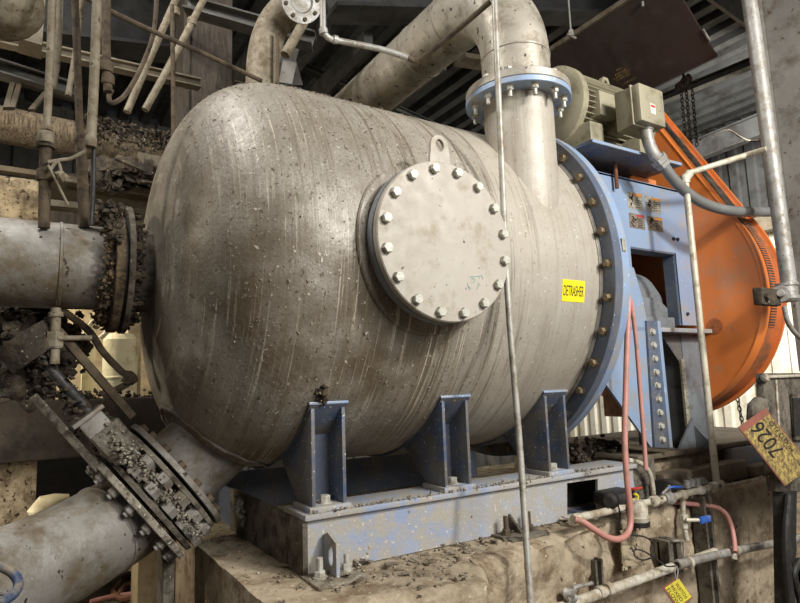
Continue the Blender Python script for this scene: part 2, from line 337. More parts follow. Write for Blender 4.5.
def bolt(parent, pos, n, r=0.014, t=0.018, washer=True, m=None, name='bolt', stud=0.0, label=None, rot=0):
    m = m or M_bolt; key = (round(r, 4), round(t, 4), washer, m.name, round(stud, 3))
    if key not in PROTO:
        b = MB()
        if washer: b.lathe((0, 0, 0), (0, 0, 1), [(0, 0), (0, r*1.25), (r*0.22, r*1.25), (r*0.22, 0)], 20)
        b.hexprism((0, 0, r*0.22 if washer else 0), (0, 0, 1), r, t)
        if stud: b.cyl((0, 0, 0), (0, 0, t+stud), r*0.55, 12)
        me = bpy.data.meshes.new('bolt'); b.bm.to_mesh(me); b.bm.free(); me.materials.append(m); sharp(me, 30); PROTO[key] = me
    o = bpy.data.objects.new(name, PROTO[key]); COL.objects.link(o); o.parent = parent
    o.location = Vector(pos)-wl(parent)
    o.rotation_euler = (Vector(n).to_track_quat('Z', 'Y') @ Matrix.Rotation(rot or random.random()*3, 4, 'Z').to_quaternion()).to_euler()
    WL[o.name] = Vector(pos)
    if label: o['label'] = label
    return o
def text(name, s, parent, origin, right, up, width, height, m, th=0.0006, bold=0.0):
    cu = bpy.data.curves.new('t', 'FONT'); cu.body = s; cu.align_x = 'CENTER'; cu.align_y = 'CENTER'; cu.extrude = 0; cu.offset = bold
    to = bpy.data.objects.new('t', cu); COL.objects.link(to)
    dg = bpy.context.evaluated_depsgraph_get(); dg.update()
    me = bpy.data.meshes.new_from_object(to.evaluated_get(dg)); bpy.data.objects.remove(to); bpy.data.curves.remove(cu)
    xs = [v.co.x for v in me.vertices]; ys = [v.co.y for v in me.vertices]
    cx, cy = (min(xs)+max(xs))/2, (min(ys)+max(ys))/2; sx = width/(max(xs)-min(xs)); sy = height/(max(ys)-min(ys))
    r = Vector(right).normalized(); u = Vector(up).normalized(); n = r.cross(u); O = Vector(origin)-(wl(parent) if parent else Vector())
    for v in me.vertices: v.co = O+r*(v.co.x-cx)*sx+u*(v.co.y-cy)*sy+n*th
    me.name = name; me.materials.clear(); me.materials.append(m)
    o = bpy.data.objects.new(name, me); COL.objects.link(o)
    if parent: o.parent = parent
    WL[o.name] = wl(parent) if parent else Vector()
    return o
def cake(parent, name, pts, n, r, spread, m=None, label=None, cat=None, sub=2):
    """crumbly dried pulp stuck along pts"""
    b = MB(); pts = [Vector(p) for p in pts]
    for i in range(n):
        k = random.random()*(len(pts)-1); j = int(k); p = pts[j].lerp(pts[min(j+1, len(pts)-1)], k-j)
        q = p+Vector((random.gauss(0, 1), random.gauss(0, 1), random.gauss(0, 1)))*spread
        b.lump(q, r*(0.4+random.random()), sub, 0.5, (1, 0.7, 0.6))
    o = build(name, b, m or M_cake, parent, label, 60, 'stuff', org=pts[0])
    if not parent and cat: o['category'] = cat
    return o
def ring_pts(c, axis, r, n=24, a0=0, a1=2*pi):
    c = Vector(c); a, u, v = frame_of(axis)
    return [c+(u*cos(a0+(a1-a0)*k/n)+v*sin(a0+(a1-a0)*k/n))*r for k in range(n+1)]

# ================================================================ SETTING
FLOOR = -2.35
b = MB(); b.box((-9, -6, FLOOR-0.1), (12, 9, FLOOR)); struct('floor', b, M_floor)
def corrugated(name, o, u, v, n, L, H, pitch, depth, m):
    """trapezoid-ribbed sheet spanning L along u and H along v, ribs run along v"""
    o, u, v, n = Vector(o), Vector(u).normalized(), Vector(v).normalized(), Vector(n).normalized()
    prof = []; x = 0
    while x < L:
        prof += [(x, 0), (x+pitch*.42, 0), (x+pitch*.5, depth), (x+pitch*.92, depth)]; x += pitch
    prof.append((x, 0))
    b = MB(); A = [b.bm.verts.new(o+u*p+n*q) for p, q in prof]; B = [b.bm.verts.new(o+u*p+n*q+v*H) for p, q in prof]
    A2 = [b.bm.verts.new(o+u*p+n*(q-.006)) for p, q in prof]; B2 = [b.bm.verts.new(o+u*p+n*(q-.006)+v*H) for p, q in prof]
    for i in range(len(prof)-1):
        b.bm.faces.new((A[i], A[i+1], B[i+1], B[i])); b.bm.faces.new((A2[i+1], A2[i], B2[i], B2[i+1]))
    bmesh.ops.recalc_face_normals(b.bm, faces=b.bm.faces)
    return struct(name, b, m, smooth=0)
corrugated('ceiling', (-9, -6, 4.0), (1, 0, 0), (0, 1, 0), (0, 0, -1), 21, 15, 0.32, 0.09, M_deck)
corrugated('wall_back', (-9, 8.5, FLOOR), (1, 0, 0), (0, 0, 1), (0, -1, 0), 18.5, 6.3, 0.40, 0.05, M_beam)
corrugated('wall_right', (9.3, 9, FLOOR), (0, -1, 0), (0, 0, 1), (-1, 0, 0), 15, 4.15, 0.30, 0.05, M_wallwhite)
corrugated('wall_left', (-6, -6, FLOOR), (0, 1, 0), (0, 0, 1), (1, 0, 0), 15, 6.3, 0.40, 0.05, M_beam)
b = MB(); b.box((9.0, -6, 1.8), (9.35, 9, 2.05)); struct('trim_1', b, M_lightbeam)
corrugated('trim_2', (9.2, 9, 2.0), (0, -1, 0), (0, 0, 1), (-1, 0, 0), 15, 2.0, 0.30, 0.05, M_deck)

# ---------------------------------------------------------------- plinth
def plinth():
    """one concrete foundation: top grid plus front and side faces, all worn by noise"""
    b = MB()
    def fy(x):      # y of the worn front edge
        if x < 0.0: y = 0.06-0.20*(x+.645)/.645+0.03*noise.noise(Vector((x*5, 1, 0)))
        elif x < 0.12: y = -0.14+x/0.12*0.17
        elif x < 1.0: y = 0.03+0.20*(x-0.12)/0.88+0.04*noise.noise(Vector((x*4, 5, 0)))
        else: y = 0.23+0.04*min(1, (x-1.0)/1.2)+0.02*noise.noise(Vector((x*4, 5, 0)))
        return y
    NX, NF, NT = 220, 40, 26
    rows = []
    for i in range(NX+1):
        x = -0.645+3.4*i/NX; y0 = fy(x); lx = x
        col = []
        for j in range(NF+1):     # front face from the floor up
            z = FLOOR+(-1.19-FLOOR)*(j/NF)**0.7
            k = 0.035*noise.noise(Vector((x*7, z*7, 0)))+0.02*noise.noise(Vector((x*22, z*22, 3)))+0.008*noise.noise(Vector((x*60, z*60, 3)))
            if x > 1.35: k *= 0.5
            col.append(Vector((lx, y0+k, z)))
        for j in range(1, 7):      # crumbled edge
            t = j/6*pi/2; ed = 0.05 if x < 0.1 else 0.07
            col.append(Vector((lx, y0+ed*(1-cos(t))+0.012*noise.noise(Vector((x*20, j, 0))), -1.19+0.03*sin(t))))
        for j in range(1, NT+1):
            y = y0+0.07+(1.9-y0-0.07)*(j/NT)**1.8
            dz = 0.006*noise.noise(Vector((x*12, y*12, 0)))+0.004*noise.noise(Vector((x*40, y*40, 0)))
            col.append(Vector((lx, y, -1.161+dz)))
        rows.append([b.bm.verts.new(p) for p in col])
    for i in range(NX):
        for j in range(len(rows[0])-1):
            b.bm.faces.new((rows[i][j], rows[i+1][j], rows[i+1][j+1], rows[i][j+1]))
    for side, rw in ((0, rows[0]), (1, rows[-1])):     # end faces
        bot = [b.bm.verts.new(Vector((v.co.x, v.co.y, FLOOR))) for v in rw]
        for j in range(len(rw)-1):
            if (bot[j].co-bot[j+1].co).length < 1e-5 and rw[j].co.z < FLOOR+1e-4: continue
            try: b.bm.faces.new((rw[j], rw[j+1], bot[j+1], bot[j]))
            except ValueError: pass
    bmesh.ops.remove_doubles(b.bm, verts=b.bm.verts, dist=1e-5)
    bmesh.ops.recalc_face_normals(b.bm, faces=b.bm.faces)
    return b
solo('concrete_plinth', plinth(), M_concrete, 'rough worn concrete plinth under the blue steel base frame', 'concrete plinth', smooth=50)
b = MB()      # loose litter on the plinth
for i in range(900):
    x = random.uniform(-0.62, 2.3); y = random.uniform(-0.05 if x > -.25 else .1, 0.3) if x < 0.02 else random.uniform(0.10+0.20*min(x, 1), 0.40)
    if x < -.46: y = random.uniform(.1, 1.1)
    if random.random() < 0.75: b.lump((x, y, -1.158), random.uniform(0.003, 0.010), 1, 0.5, (1, 1, 0.5))
    else: b.flake((x, y, -1.154), (0, 0, 1), random.uniform(0.012, 0.04))
solo('plinth_litter', b, M_plinthtop, 'crumbs of dried pulp and rubble strewn along the plinth top', 'debris', kind='stuff')
# ================================================================ TANK
tank = thing('pressure_tank', 'large stained grey steel horizontal tank with domed end and round bolted cover', 'tank', (0.2, TY, -0.86))
prof = []
XH, AH = -0.34, 0.535
for i in range(29):
    t = (pi/2)*(1-i/28); e = 2/2.8
    prof.append((XH-AH*sin(t)**e, TR*max(0.0, cos(t))**e))
for x in [-.3+0.1*k for k in range(13)]: prof.append((x, TR))
b = MB(); b.lathe((0, TY, 0), (1, 0, 0), [(x, r) for x, r in prof]+[(0.93, TR)], 160)
shell = build('shell', b, M_tank, tank, smooth=60, org=(0, 0, 0))
b = MB(); b.ring((0.945, TY, 0), (1, 0, 0), TR-0.01, 0.932, 0.05, 180, 0.002)
gf = build('girth_flange', b, M_bluegrey, tank, 'blue-grey bolted ring flange at the drive end')
for k in range(36):
    a = radians(k*10)
    bolt(gf, (0.945, TY-0.893*cos(a), 0.893*sin(a)), (-1, 0, 0), 0.0175, 0.020, True, M_boltrust, stud=0.004)
b = MB(); b.lathe((0.93, TY, 0), (1, 0, 0), [(0, TR-0.01), (0, TR+0.004), (0.012, TR+0.012), (0.016, TR), (0.016, TR-0.01)], 160)
build('weld_bead', b, M_pipedirty, tank)
# manhole
b = MB(); 
pts = []
# reinforcing pad: a disc wrapped onto the shell
NP = 48; pr = 0.335
for k in range(3):
    pass
vs0 = []
for k in range(NP):
    a = 2*pi*k/NP; ring = []
    for rr, off in ((0.20, 0.012), (pr-0.006, 0.012), (pr, 0.006), (pr, -0.01)):
        x = rr*cos(a); z = rr*sin(a); r = TR+off
        ring.append(b.bm.verts.new((x, TY-sqrt(r*r-z*z), z)))
    vs0.append(ring)
for k in range(NP):
    for j in range(3): b.bm.faces.new((vs0[k][j], vs0[(k+1) % NP][j], vs0[(k+1) % NP][j+1], vs0[k][j+1]))
bmesh.ops.recalc_face_normals(b.bm, faces=b.bm.faces)
build('reinforcing_pad', b, M_tank, tank, smooth=40, org=(0, 0, 0))
b = MB(); b.lathe((0, 0.09, 0), (0, 1, 0), [(-.03, 0.215), (0.2, 0.215), (0.2, 0.2), (-.03, 0.2), (-.03, 0.215)], 64)
build('manhole_neck', b, M_pipedirty, tank)
b = MB(); b.ring((0, 0.034, 0), (0, 1, 0), 0.19, 0.302, 0.034, 96, 0.002)
mf = build('manhole_flange', b, M_bearing, tank, 'darker grey flange ring behind the cover')
b = MB(); b.lathe((0, 0, 0), (0, 1, 0), [(0, 0), (0, 0.296), (0.004, 0.3), (0.028, 0.3), (0.03, 0.297), (0.03, 0)], 96)
mc = build('manhole_cover', b, M_cover, tank, 'pale round blind cover plate')
for k in range(16):
    a = radians(11.25+22.5*k); bolt(mc, (0.27*sin(a), 0, 0.27*cos(a)), (0, -1, 0), 0.0195, 0.02, False, M_bolt)
    bolt(mf, (0.27*sin(a), 0.068, 0.27*cos(a)), (0, 1, 0), 0.016, 0.016, False, M_bolt, name='nut')
b = MB()
outl = [(-.062, 0.26), (0.04, 0.26)]+[(-.011+0.040*cos(t), 0.366+0.042*sin(t)) for t in [0.15+(pi-0.3)*i/14 for i in range(15)]]
lugc = (-.011, 0.368)
hole = [(lugc[0]+0.019*cos(2*pi*i/20), lugc[1]+0.025*sin(2*pi*i/20)) for i in range(20)]
def holed_plate(b, outer, inner, to3, d):
    """plate with one hole: bridge by triangulation"""
    d = Vector(d); bm = b.bm
    ov = [bm.verts.new(to3(*p)) for p in outer]; iv = [bm.verts.new(to3(*p)) for p in inner]
    es = [bm.edges.new((ov[i], ov[(i+1) % len(ov)])) for i in range(len(ov))]+[bm.edges.new((iv[i], iv[(i+1) % len(iv)])) for i in range(len(iv))]
    r = bmesh.ops.triangle_fill(bm, edges=es, use_beauty=True)
    fs = [g for g in r['geom'] if isinstance(g, bmesh.types.BMFace)]
    ex = bmesh.ops.extrude_face_region(bm, geom=fs)
    bmesh.ops.translate(bm, verts=[g for g in ex['geom'] if isinstance(g, bmesh.types.BMVert)], vec=d)
    bmesh.ops.recalc_face_normals(bm, faces=bm.faces)
holed_plate(b, outl, hole, lambda x, z: Vector((x, 0.012, z)), (0, 0.014, 0))
lg = build('lifting_lug', b, M_cover, mc)
# pen scribbles on the cover
b = MB()
for (x, z) in ((0.10, -0.14), (0.125, -0.16), (0.09, -0.165), (0.14, -0.12)):
    p = [Vector((x+random.uniform(-.018, .018), -0.0006, z+random.uniform(-.014, .014))) for _ in range(5)]
    b.tube(p, 0.0009, 5, 3)
M_teal = mat('teal_marker', srgb(120, 180, 168), None, None, rough=0.7, bump=0)
build('marker_scribble', b, M_teal, mc)
# top nozzle
NX_, NY_, NR = 0.68, 0.29, 0.165
b = MB(); b.lathe((NX_, NY_, 0.1), (0, 0, 1), [(0, 0), (0, NR), (0.71, NR), (0.71, 0)], 72)
noz = build('nozzle', b, M_tank, tank, smooth=40, org=(0, 0, 0))
b = MB(); b.ring((NX_, NY_, 0.805), (0, 0, 1), NR-0.01, 0.252, 0.026, 84, 0.002)
nf = build('nozzle_flange', b, M_blue, tank, 'light blue lower flange of the top nozzle')
for k in range(12):
    a = radians(15+30*k-8); bolt(nf, (NX_+0.215*cos(a), NY_+0.215*sin(a), 0.805), (0, 0, -1), 0.0165, 0.018, True, M_bolt, stud=0.034, name='stud')
# left inlet nozzle (x-) and outlet nozzle
IN_Z = -0.012
b = MB(); b.lathe((-0.62, TY, IN_Z), (-1, 0, 0), [(0, 0), (0, 0.172), (0.33, 0.172), (0.33, 0)], 56)
build('inlet_neck', b, M_greymachine, tank, smooth=40)
b = MB(); b.ring((-0.955, TY, IN_Z), (-1, 0, 0), 0.16, 0.262, 0.022, 72, 0.002)
inf = build('inlet_flange', b, M_greymachine, tank)
for k in range(12):
    a = radians(15+30*k); bolt(inf, (-0.955, TY-0.222*cos(a), IN_Z+0.222*sin(a)), (1, 0, 0), 0.018, 0.022, False, M_darkpipe, stud=0.02, name='stud')
O0 = at(238, 419, 'y', 0.90); O1 = at(173, 476, 'y', 0.90); O2 = at(146, 509, 'y', 0.88)
OD = (O1-O0).normalized(); OR = 0.172
O2 = O1+OD*0.155
b = MB(); b.lathe(O0, OD, [(0, 0), (0, OR), ((O1-O0).length, OR), ((O1-O0).length, 0)], 64)
build('outlet_neck', b, M_pipedirty, tank, smooth=40)
b = MB(); b.ring(O1-OD*0.022, OD, OR-0.01, 0.262, 0.022, 80, 0.002)
otf = build('outlet_flange', b, M_pipedirty, tank)
aa, uu, vv = frame_of(OD)
for k in range(16):
    a = radians(15+22.5*k); bolt(otf, O1-OD*0.022+(uu*cos(a)+vv*sin(a))*0.228, -OD, 0.018, 0.02, False, M_darkpipe, name='nut')
# weld ring where the outlet pad meets the head
def head_r(x):
    if x >= XH: return TR
    s = min(1.0, (XH-x)/AH); t = math.asin(min(1, s**(2.8/2))); return TR*cos(t)**(2/2.8)
wp = []
for k in range(65):
    a = 2*pi*k/64; best = None
    for st in range(120):
        p = O0+OD*(-0.35+st*0.006)+(uu*cos(a)+vv*sin(a))*0.245
        rr = hypot(p.y-TY, p.z); d = rr-(head_r(p.x) if p.x > XH-AH+1e-3 else 0)
        if d > 0: best = p; break
    wp.append(best or p)
b = MB(); b.tube(wp, 0.007, 8, 0); build('pad_weld', b, M_pipedirty, tank, 'pale weld bead around the outlet pad')
# yellow DETRASHER label
def onshell(px, py, off=0.0015):
    d = _F + _R*((px-400)/FPX) - _U*((py-301.5)/FPX); o = CAMLOC-Vector((0, TY, 0)); r = TR+off
    A = d.y**2+d.z**2; B = o.y*d.y+o.z*d.z; C = o.y**2+o.z**2-r*r; t = (-B-sqrt(B*B-A*C))/A
    return CAMLOC+d*t
lx0, lx1, lz0, lz1 = 0.688, 0.832, -0.178, -0.082
b = MB(); n = 8; g = []
for i in range(n+1):
    z = lz0+(lz1-lz0)*i/n; y = TY-sqrt((TR+0.0015)**2-z*z); g.append((b.bm.verts.new((lx0, y, z)), b.bm.verts.new((lx1, y, z))))
for i in range(n): b.bm.faces.new((g[i][0], g[i][1], g[i+1][1], g[i+1][0]))
ex = bmesh.ops.extrude_face_region(b.bm, geom=b.bm.faces[:]); bmesh.ops.translate(b.bm, verts=[v for v in ex['geom'] if isinstance(v, bmesh.types.BMVert)], vec=(0, 0.001, 0))
bmesh.ops.recalc_face_normals(b.bm, faces=b.bm.faces)
lab = build('name_label', b, M_yellow, tank, 'yellow label with black letters reading DETRASHER')
tx = text('lettering', 'DETRASHER', lab, (0.76, 0.1, -0.13), (1, 0, 0), (0, 0, 1), 0.128, 0.046, M_ink)
for v in tx.data.vertices:
    wz = v.co.z+wl(lab).z; v.co.y = TY-sqrt((TR+0.0024)**2-wz*wz)-wl(lab).y
# debris stuck on tank
b = MB()
for i in range(2200):
    a = random.uniform(-0.9, 1.75); x = random.choice([random.uniform(-0.8, 0.0), random.uniform(-0.8, 0.3), random.uniform(-.8, .9)])
    if random.random() < 0.45: a = random.uniform(0.95, 1.75)
    r = head_r(x); 
    if r < 0.1: continue
    nrm = Vector((0, -cos(a), sin(a)))
    if x < XH:
        e = 1e-3; sl = (head_r(x+e)-head_r(x-e))/(2*e); nrm = Vector((-sl, -cos(a), sin(a))).normalized()
    p = Vector((x, TY-r*cos(a), r*sin(a)))
    if hypot(p.x, p.z) < 0.33 and p.y < 0.3: continue
    if x > 0.3 and random.random() < 0.75: continue
    if random.random() < 0.6: b.lump(p+nrm*0.001, random.uniform(0.0012, 0.0034), 1, 0.5, (1, 1, 0.5))
    else: b.flake(p, nrm, random.uniform(0.004, 0.011))
build('stuck_pulp_flecks', b, M_cake, tank, 'dried pulp flecks stuck on the shell', 60, 'stuff')
b = MB()
for i in range(420):
    a = random.gauss(1.55, 0.16); x = random.uniform(-0.6, 0.75); r = head_r(x); nrm = Vector((0, -cos(a), sin(a)))
    p = Vector((x, TY-r*cos(a), r*sin(a))); b.lump(p, random.uniform(0.005, 0.016), 1, 0.6, (1, 1, 0.5))
    if i % 3 == 0: b.flake(p+nrm*0.008, nrm, random.uniform(0.02, 0.05))
build('pulp_crust', b, M_cakedark, tank, 'dark crust of debris along the tank top', 60, 'stuff')
# saddles
def saddle(xs):
    yf, zt, zb = 0.31, -0.592, -0.934
    m1 = MB(); m1.box((xs-0.012, yf-0.012, zb-0.020), (xs+0.150, 0.46, zb), 0.002)
    base = build('saddle', m1, M_bluedirty, tank, 'blue welded saddle foot')
    for x in (xs, xs+0.122):
        m2 = MB(); m2.prism([(x, yf, zt), (x, yf, zb), (x, 0.445, zb), (x, 0.70, -0.715), (x, 0.62, -0.70), (x, 0.40, -0.57)], (0.014, 0, 0), 0.0015)
        build('gusset', m2, M_saddle, base)
    m3 = MB(); m3.prism([(xs+0.01, 0.43, zb), (xs+0.01, 0.43, -0.60), (xs+0.01, 0.442, -0.60), (xs+0.01, 0.442, zb)], (0.118, 0, 0))
    build('web_plate', m3, M_bluegrey, base)
    m4 = MB(); vs = []
    for i in range(13):      # wear plate wrapped on the shell
        a = radians(-42.2-i*5); row = []
        for rr in (TR-0.002, TR+0.011):
            for x in (xs-0.006, xs+0.142): row.append(m4.bm.verts.new((x, TY-rr*cos(a), rr*sin(a))))
        vs.append(row)
    for i in range(12):
        A, B = vs[i], vs[i+1]
        for (p, q) in ((0, 1), (3, 2), (2, 0), (1, 3)): m4.bm.faces.new((A[p], A[q], B[q], B[p]))
    m4.bm.faces.new((vs[0][0], vs[0][1], vs[0][3], vs[0][2])); m4.bm.faces.new((vs[-1][0], vs[-1][2], vs[-1][3], vs[-1][1]))
    bmesh.ops.recalc_face_normals(m4.bm, faces=m4.bm.faces)
    build('wear_plate', m4, M_saddle, base)
    m5 = MB(); m5.box((xs-0.010, yf-0.010, -0.578), (xs+0.147, 0.335, -0.568), 0.002)
    build('cap_plate', m5, M_blue, base)
    bolt(base, (xs+0.07, 0.355, zb), (0, 0, 1), 0.02, 0.024, True, M_bolt)
for xs in (-0.415, 0.165, 0.752): saddle(xs)
cake(tank, 'caked_pulp', [onshell(323, 386), onshell(322, 396), onshell(324, 406)], 24, 0.013, 0.006, M_cakerust, 'brown lump of pulp above the first saddle')

# ================================================================ BASE FRAME
YF, ZB, ZF = 0.31, -1.157, -0.954
fr = thing('machine_base', 'blue dirt-caked steel base frame under the tank with a rectangular cut-out', 'machine base', (0.4, 0.5, ZB))
b = MB()
out = [(-.44, ZB), (1.34, ZB), (1.34, ZF-.018), (-.44, ZF-.018)]; inn = [(0.848, -1.138), (1.058, -1.143), (1.072, -1.000), (0.861, -0.996)]
holed_plate(b, out, inn, lambda x, z: Vector((x, YF, z)), (0, 0.014, 0))
build('side_web', b, M_bluedirty, fr)
b = MB(); b.box((-.45, YF-.022, ZF-.020), (1.36, 0.50, ZF), 0.002); build('top_flange', b, M_bluedirty, fr)
b = MB(); b.box((-.455, YF-.008, ZB-.001), (-.436, 1.17, ZF-.020), 0.001); build('end_plate', b, M_greymachine, fr, 'dirty dark end plate facing left')
b = MB(); b.box((-.44, 1.56, ZB), (1.34, 1.58, ZF)); b.box((-.44, 1.17, ZB), (-.43, 1.56, ZF-.03)); build('rear_web', b, M_bluegrey, fr)
b = MB(); b.box((-.43, YF+.014, ZB), (1.34, .42, ZB+.012)); build('bottom_flange', b, M_bluegrey, fr)
b = MB(); b.box((0.60, YF+.19, ZB), (1.34, YF+.20, ZF-.02)); build('cutout_dark_backing', b, M_blackpart, fr)  # added black sheet that makes the cut-out look dark inside
b = MB(); b.box((0.83, YF+.014, ZB+.012), (0.842, .48, ZF-.02)); build('stiffener', b, M_bluegrey, fr)
x = -.375
b = MB(); holed_plate(b, [(YF-.105, ZB), (YF-.001, ZB), (YF-.001, ZB+.125), (YF-.035, ZB+.140), (YF-.105, ZB+.115)], [(YF-.06+0.017*cos(t), ZB+.068+0.036*sin(t)) for t in [2*pi*i/18 for i in range(18)]], lambda y, z: Vector((x, y, z)), (0.013, 0, 0))
lug = build('anchor_lug', b, M_bluedirty, fr)
b = MB(); b.box((x-0.09, YF-.16, ZB-.004), (x+0.10, YF-.004, ZB+.006), 0.002); build('anchor_plate', b, M_plinthtop, fr)
bolt(lug, (x-0.045, YF-.07, ZB+.006), (0, 0, 1), 0.02, 0.02, True, M_bolt, stud=0.045); bolt(lug, (x+0.065, YF-.05, ZB+.006), (0, 0, 1), 0.018, 0.02, True, M_bolt, stud=0.035)
b = MB(); b.box((0.39, YF-.13, ZB-.004), (0.60, YF-.002, ZB+.008), 0.002); b.prism([(0.49, YF-.08, ZB+.008), (0.49, YF-.001, ZB+.008), (0.49, YF-.001, ZB+.075)], (0.012, 0, 0))
al = build('anchor_lug', b, M_greymachine, fr)
for dx in (0.43, 0.56): bolt(al, (dx, YF-.05, ZB+.008), (0, 0, 1), 0.018, 0.02, True, M_darkpipe, stud=0.055)
cake(fr, 'caked_pulp', [(-.43, YF-.01, ZF), (0, YF-.01, ZF), (0.6, YF-.01, ZF), (1.2, YF, ZF)], 500, 0.006, 0.005, M_cake, 'crumbs caked along the top edge', sub=1)
cake(fr, 'caked_pulp', [at(238, 495, 'x', -0.46), at(243, 510, 'x', -0.46), at(244, 526, 'x', -0.46)], 60, 0.012, 0.010, M_cake, 'pale pulp streak on the end plate')
b = MB(); b.box((1.34, YF+.06, ZB), (1.60, YF+.075, -0.96)); build('end_gusset', b, M_greymachine, fr, 'dark recessed plate at the right end')
b = MB(); b.tube([at(628, 460, 'y', YF+.01), at(640, 463, 'y', YF+.01), at(648, 470, 'y', YF+.01), at(652, 482, 'y', YF+.01), at(654, 500, 'y', YF+.01)], 0.012, 10, 5); build('end_hoop', b, M_caked_white, fr)

# ================================================================ DRIVE HOUSING (blue)
dh = thing('drive_housing', 'light blue steel drive housing with square opening and warning stickers', 'machine housing', (1.6, 0.6, -0.93))
b = MB(); b.ring((0.996, TY, 0), (1, 0, 0), 0.5, 0.932, 0.05, 180, 0.002)
hf = build('housing_flange', b, M_blue, dh, 'bright blue ring flange')
for k in range(36):
    a = radians(k*10); bolt(hf, (1.046, TY-0.893*cos(a), 0.893*sin(a)), (1, 0, 0), 0.0145, 0.018, True, M_boltrust, stud=0.006, name='nut')
q = [at(616.5, 258, 'x', 0.97), ]
b = MB(); aL = radians(5.5); b.box((1.003, TY-0.9345, 0.055), (1.026, TY-0.925, 0.115)); build('serial_plate', b, M_sticker, hf, 'small pale serial plate on the rim')
b = MB()
b.lathe((1.046, TY, 0), (1, 0, 0), [(0, 0.5), (0, 0.60), (0.35, 0.56), (0.36, 0.0)], 64); build('bearing_barrel', b, M_bluegrey, dh)
# side panel with opening
PY = 0.53
o_out = [(1.12, -0.30), (1.12, 0.69), (2.38, 0.69), (2.40, -0.20), (2.22, -0.20), (2.22, -0.201), (2.22, -0.20)]
b = MB()
def slab(x0, x1, z0, z1, b, y=PY, t=0.014): b.box((x0, y, z0), (x1, y+t, z1))
slab(1.12, 2.385, 0.262, 0.695, b); slab(2.222, 2.40, -0.205, 0.262, b); slab(1.12, 1.775, -0.30, 0.262, b)
pan = build('side_panel', b, M_blue, dh, smooth=0)
b = MB(); b.box((2.222, PY, -0.205), (2.232, PY+0.09, 0.262)); b.box((1.775, PY+0.0, 0.25), (2.222, PY+0.10, 0.262)); build('opening_return', b, M_bluegrey, dh)
b = MB(); b.box((1.12, PY+0.95, -0.3), (2.385, PY+0.965, 0.69)); b.box((1.12, PY, 0.68), (2.385, PY+0.95, 0.692)); build('housing_back', b, M_bluegrey, dh)
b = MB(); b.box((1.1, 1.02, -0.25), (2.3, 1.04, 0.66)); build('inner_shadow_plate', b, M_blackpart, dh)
# motor platform and threaded rod
mpz = 0.779
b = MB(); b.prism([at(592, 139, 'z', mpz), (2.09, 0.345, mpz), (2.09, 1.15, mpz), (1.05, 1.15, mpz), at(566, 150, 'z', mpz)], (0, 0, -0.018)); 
mp_ = build('motor_platform', b, M_saddle, dh, smooth=0)  # underside shade painted in: darker blue body, only the edge strip kept light
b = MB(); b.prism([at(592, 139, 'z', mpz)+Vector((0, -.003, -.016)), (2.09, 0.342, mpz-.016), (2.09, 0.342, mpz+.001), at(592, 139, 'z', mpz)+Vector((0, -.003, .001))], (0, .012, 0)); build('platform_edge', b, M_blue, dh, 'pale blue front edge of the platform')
r0 = at(614, 152, 'y', 0.5); b = MB(); b.cyl((r0.x, 0.5, 0.60), (r0.x, 0.5, 0.765), 0.012, 12); build('jack_rod', b, M_rust, dh)
r0 = at(698, 150, 'y', 0.5)
b = MB(); b.prism([(1.9, 0.60, 0.69), (2.2, 0.60, 0.69), (2.2, 0.60, 0.765), (1.95, 0.60, 0.765)], (0, 0.02, 0)); build('platform_bracket', b, M_orange, dh, 'orange bracket below the platform')
# stickers
def sticker(x0, x1, z0, z1, m, band, bandm, seed, label):
    e = 0.0015; b = MB(); b.box((x0, PY-e, z0), (x1, PY, z1)); s = build('warning_sticker', b, m, pan, label, 0)
    b = MB(); wd = x1-x0; b.box((x0+wd*band, PY-e-0.0006, z1-(z1-z0)*0.18), (x1-0.003, PY-e, z1-0.004)); build('header_band', b, bandm, s, None, 0)
    rnd = random.Random(seed); b = MB()
    for k in range(5): 
        zz = z1-(z1-z0)*(0.3+0.14*k); b.box((x0+wd*0.52, PY-e-0.0005, zz-0.0035), (x0+wd*(0.7+0.25*rnd.random()), PY-e, zz+0.001))
    build('small_print', b, M_ink, s, None, 0)
    b = MB(); cx = x0+wd*0.27; cz = (z0+z1)/2
    for k in range(5):
        px_, pz_ = cx+rnd.uniform(-1, 1)*wd*0.12, cz+rnd.uniform(-1, 1)*wd*0.2
        b.tube([(px_, PY-e-0.0005, pz_), (px_+rnd.uniform(-1, 1)*0.02, PY-e-0.0005, pz_+rnd.uniform(-1, 1)*0.02), (px_+rnd.uniform(-1, 1)*0.02, PY-e-0.0005, pz_+rnd.uniform(-1, 1)*0.02)], 0.003, 5)
    b.lathe((cx, PY-e, cz+wd*0.12), (0, -1, 0), [(0, 0), (0, 0.008), (0.001, 0.008), (0.001, 0)], 14)
    build('pictogram', b, M_ink, s, None, 0)
def stp(px, py): return at(px, py, 'y', PY-0.0015)
A0 = stp(626.8, 191); A1 = stp(643.5, 212); B0 = stp(645, 195.5); B1 = stp(661.5, 215); C0 = stp(628.8, 212.5); C1 = stp(645.5, 231.5); D0 = stp(647, 215.5); D1 = stp(663.5, 234)
sticker(A0.x, A1.x, A1.z+.01, A0.z, M_sticker, 0.45, M_stickorange, 1, 'upper left warning sticker with an orange header')
sticker(B0.x, B1.x, B1.z+.01, B0.z, M_sticker, 0.45, M_stickorange, 2, 'upper right warning sticker with an orange header')
sticker(C0.x, C1.x, C1.z+.01, C0.z, M_stickerdark, 0.5, M_stickred, 3, 'lower left worn sticker with a red header')
sticker(D0.x, D1.x, D1.z+.01, D0.z, M_stickerdark, 0.45, M_stickorange, 4, 'lower right brown-worn sticker with an orange header')
for px, py in ((673, 239), (677, 239.5), (687, 314)):
    p = at(px, py, 'y', PY); bolt(pan, p, (0, -1, 0), 0.012, 0.012, False, M_blackpart, name='screw')
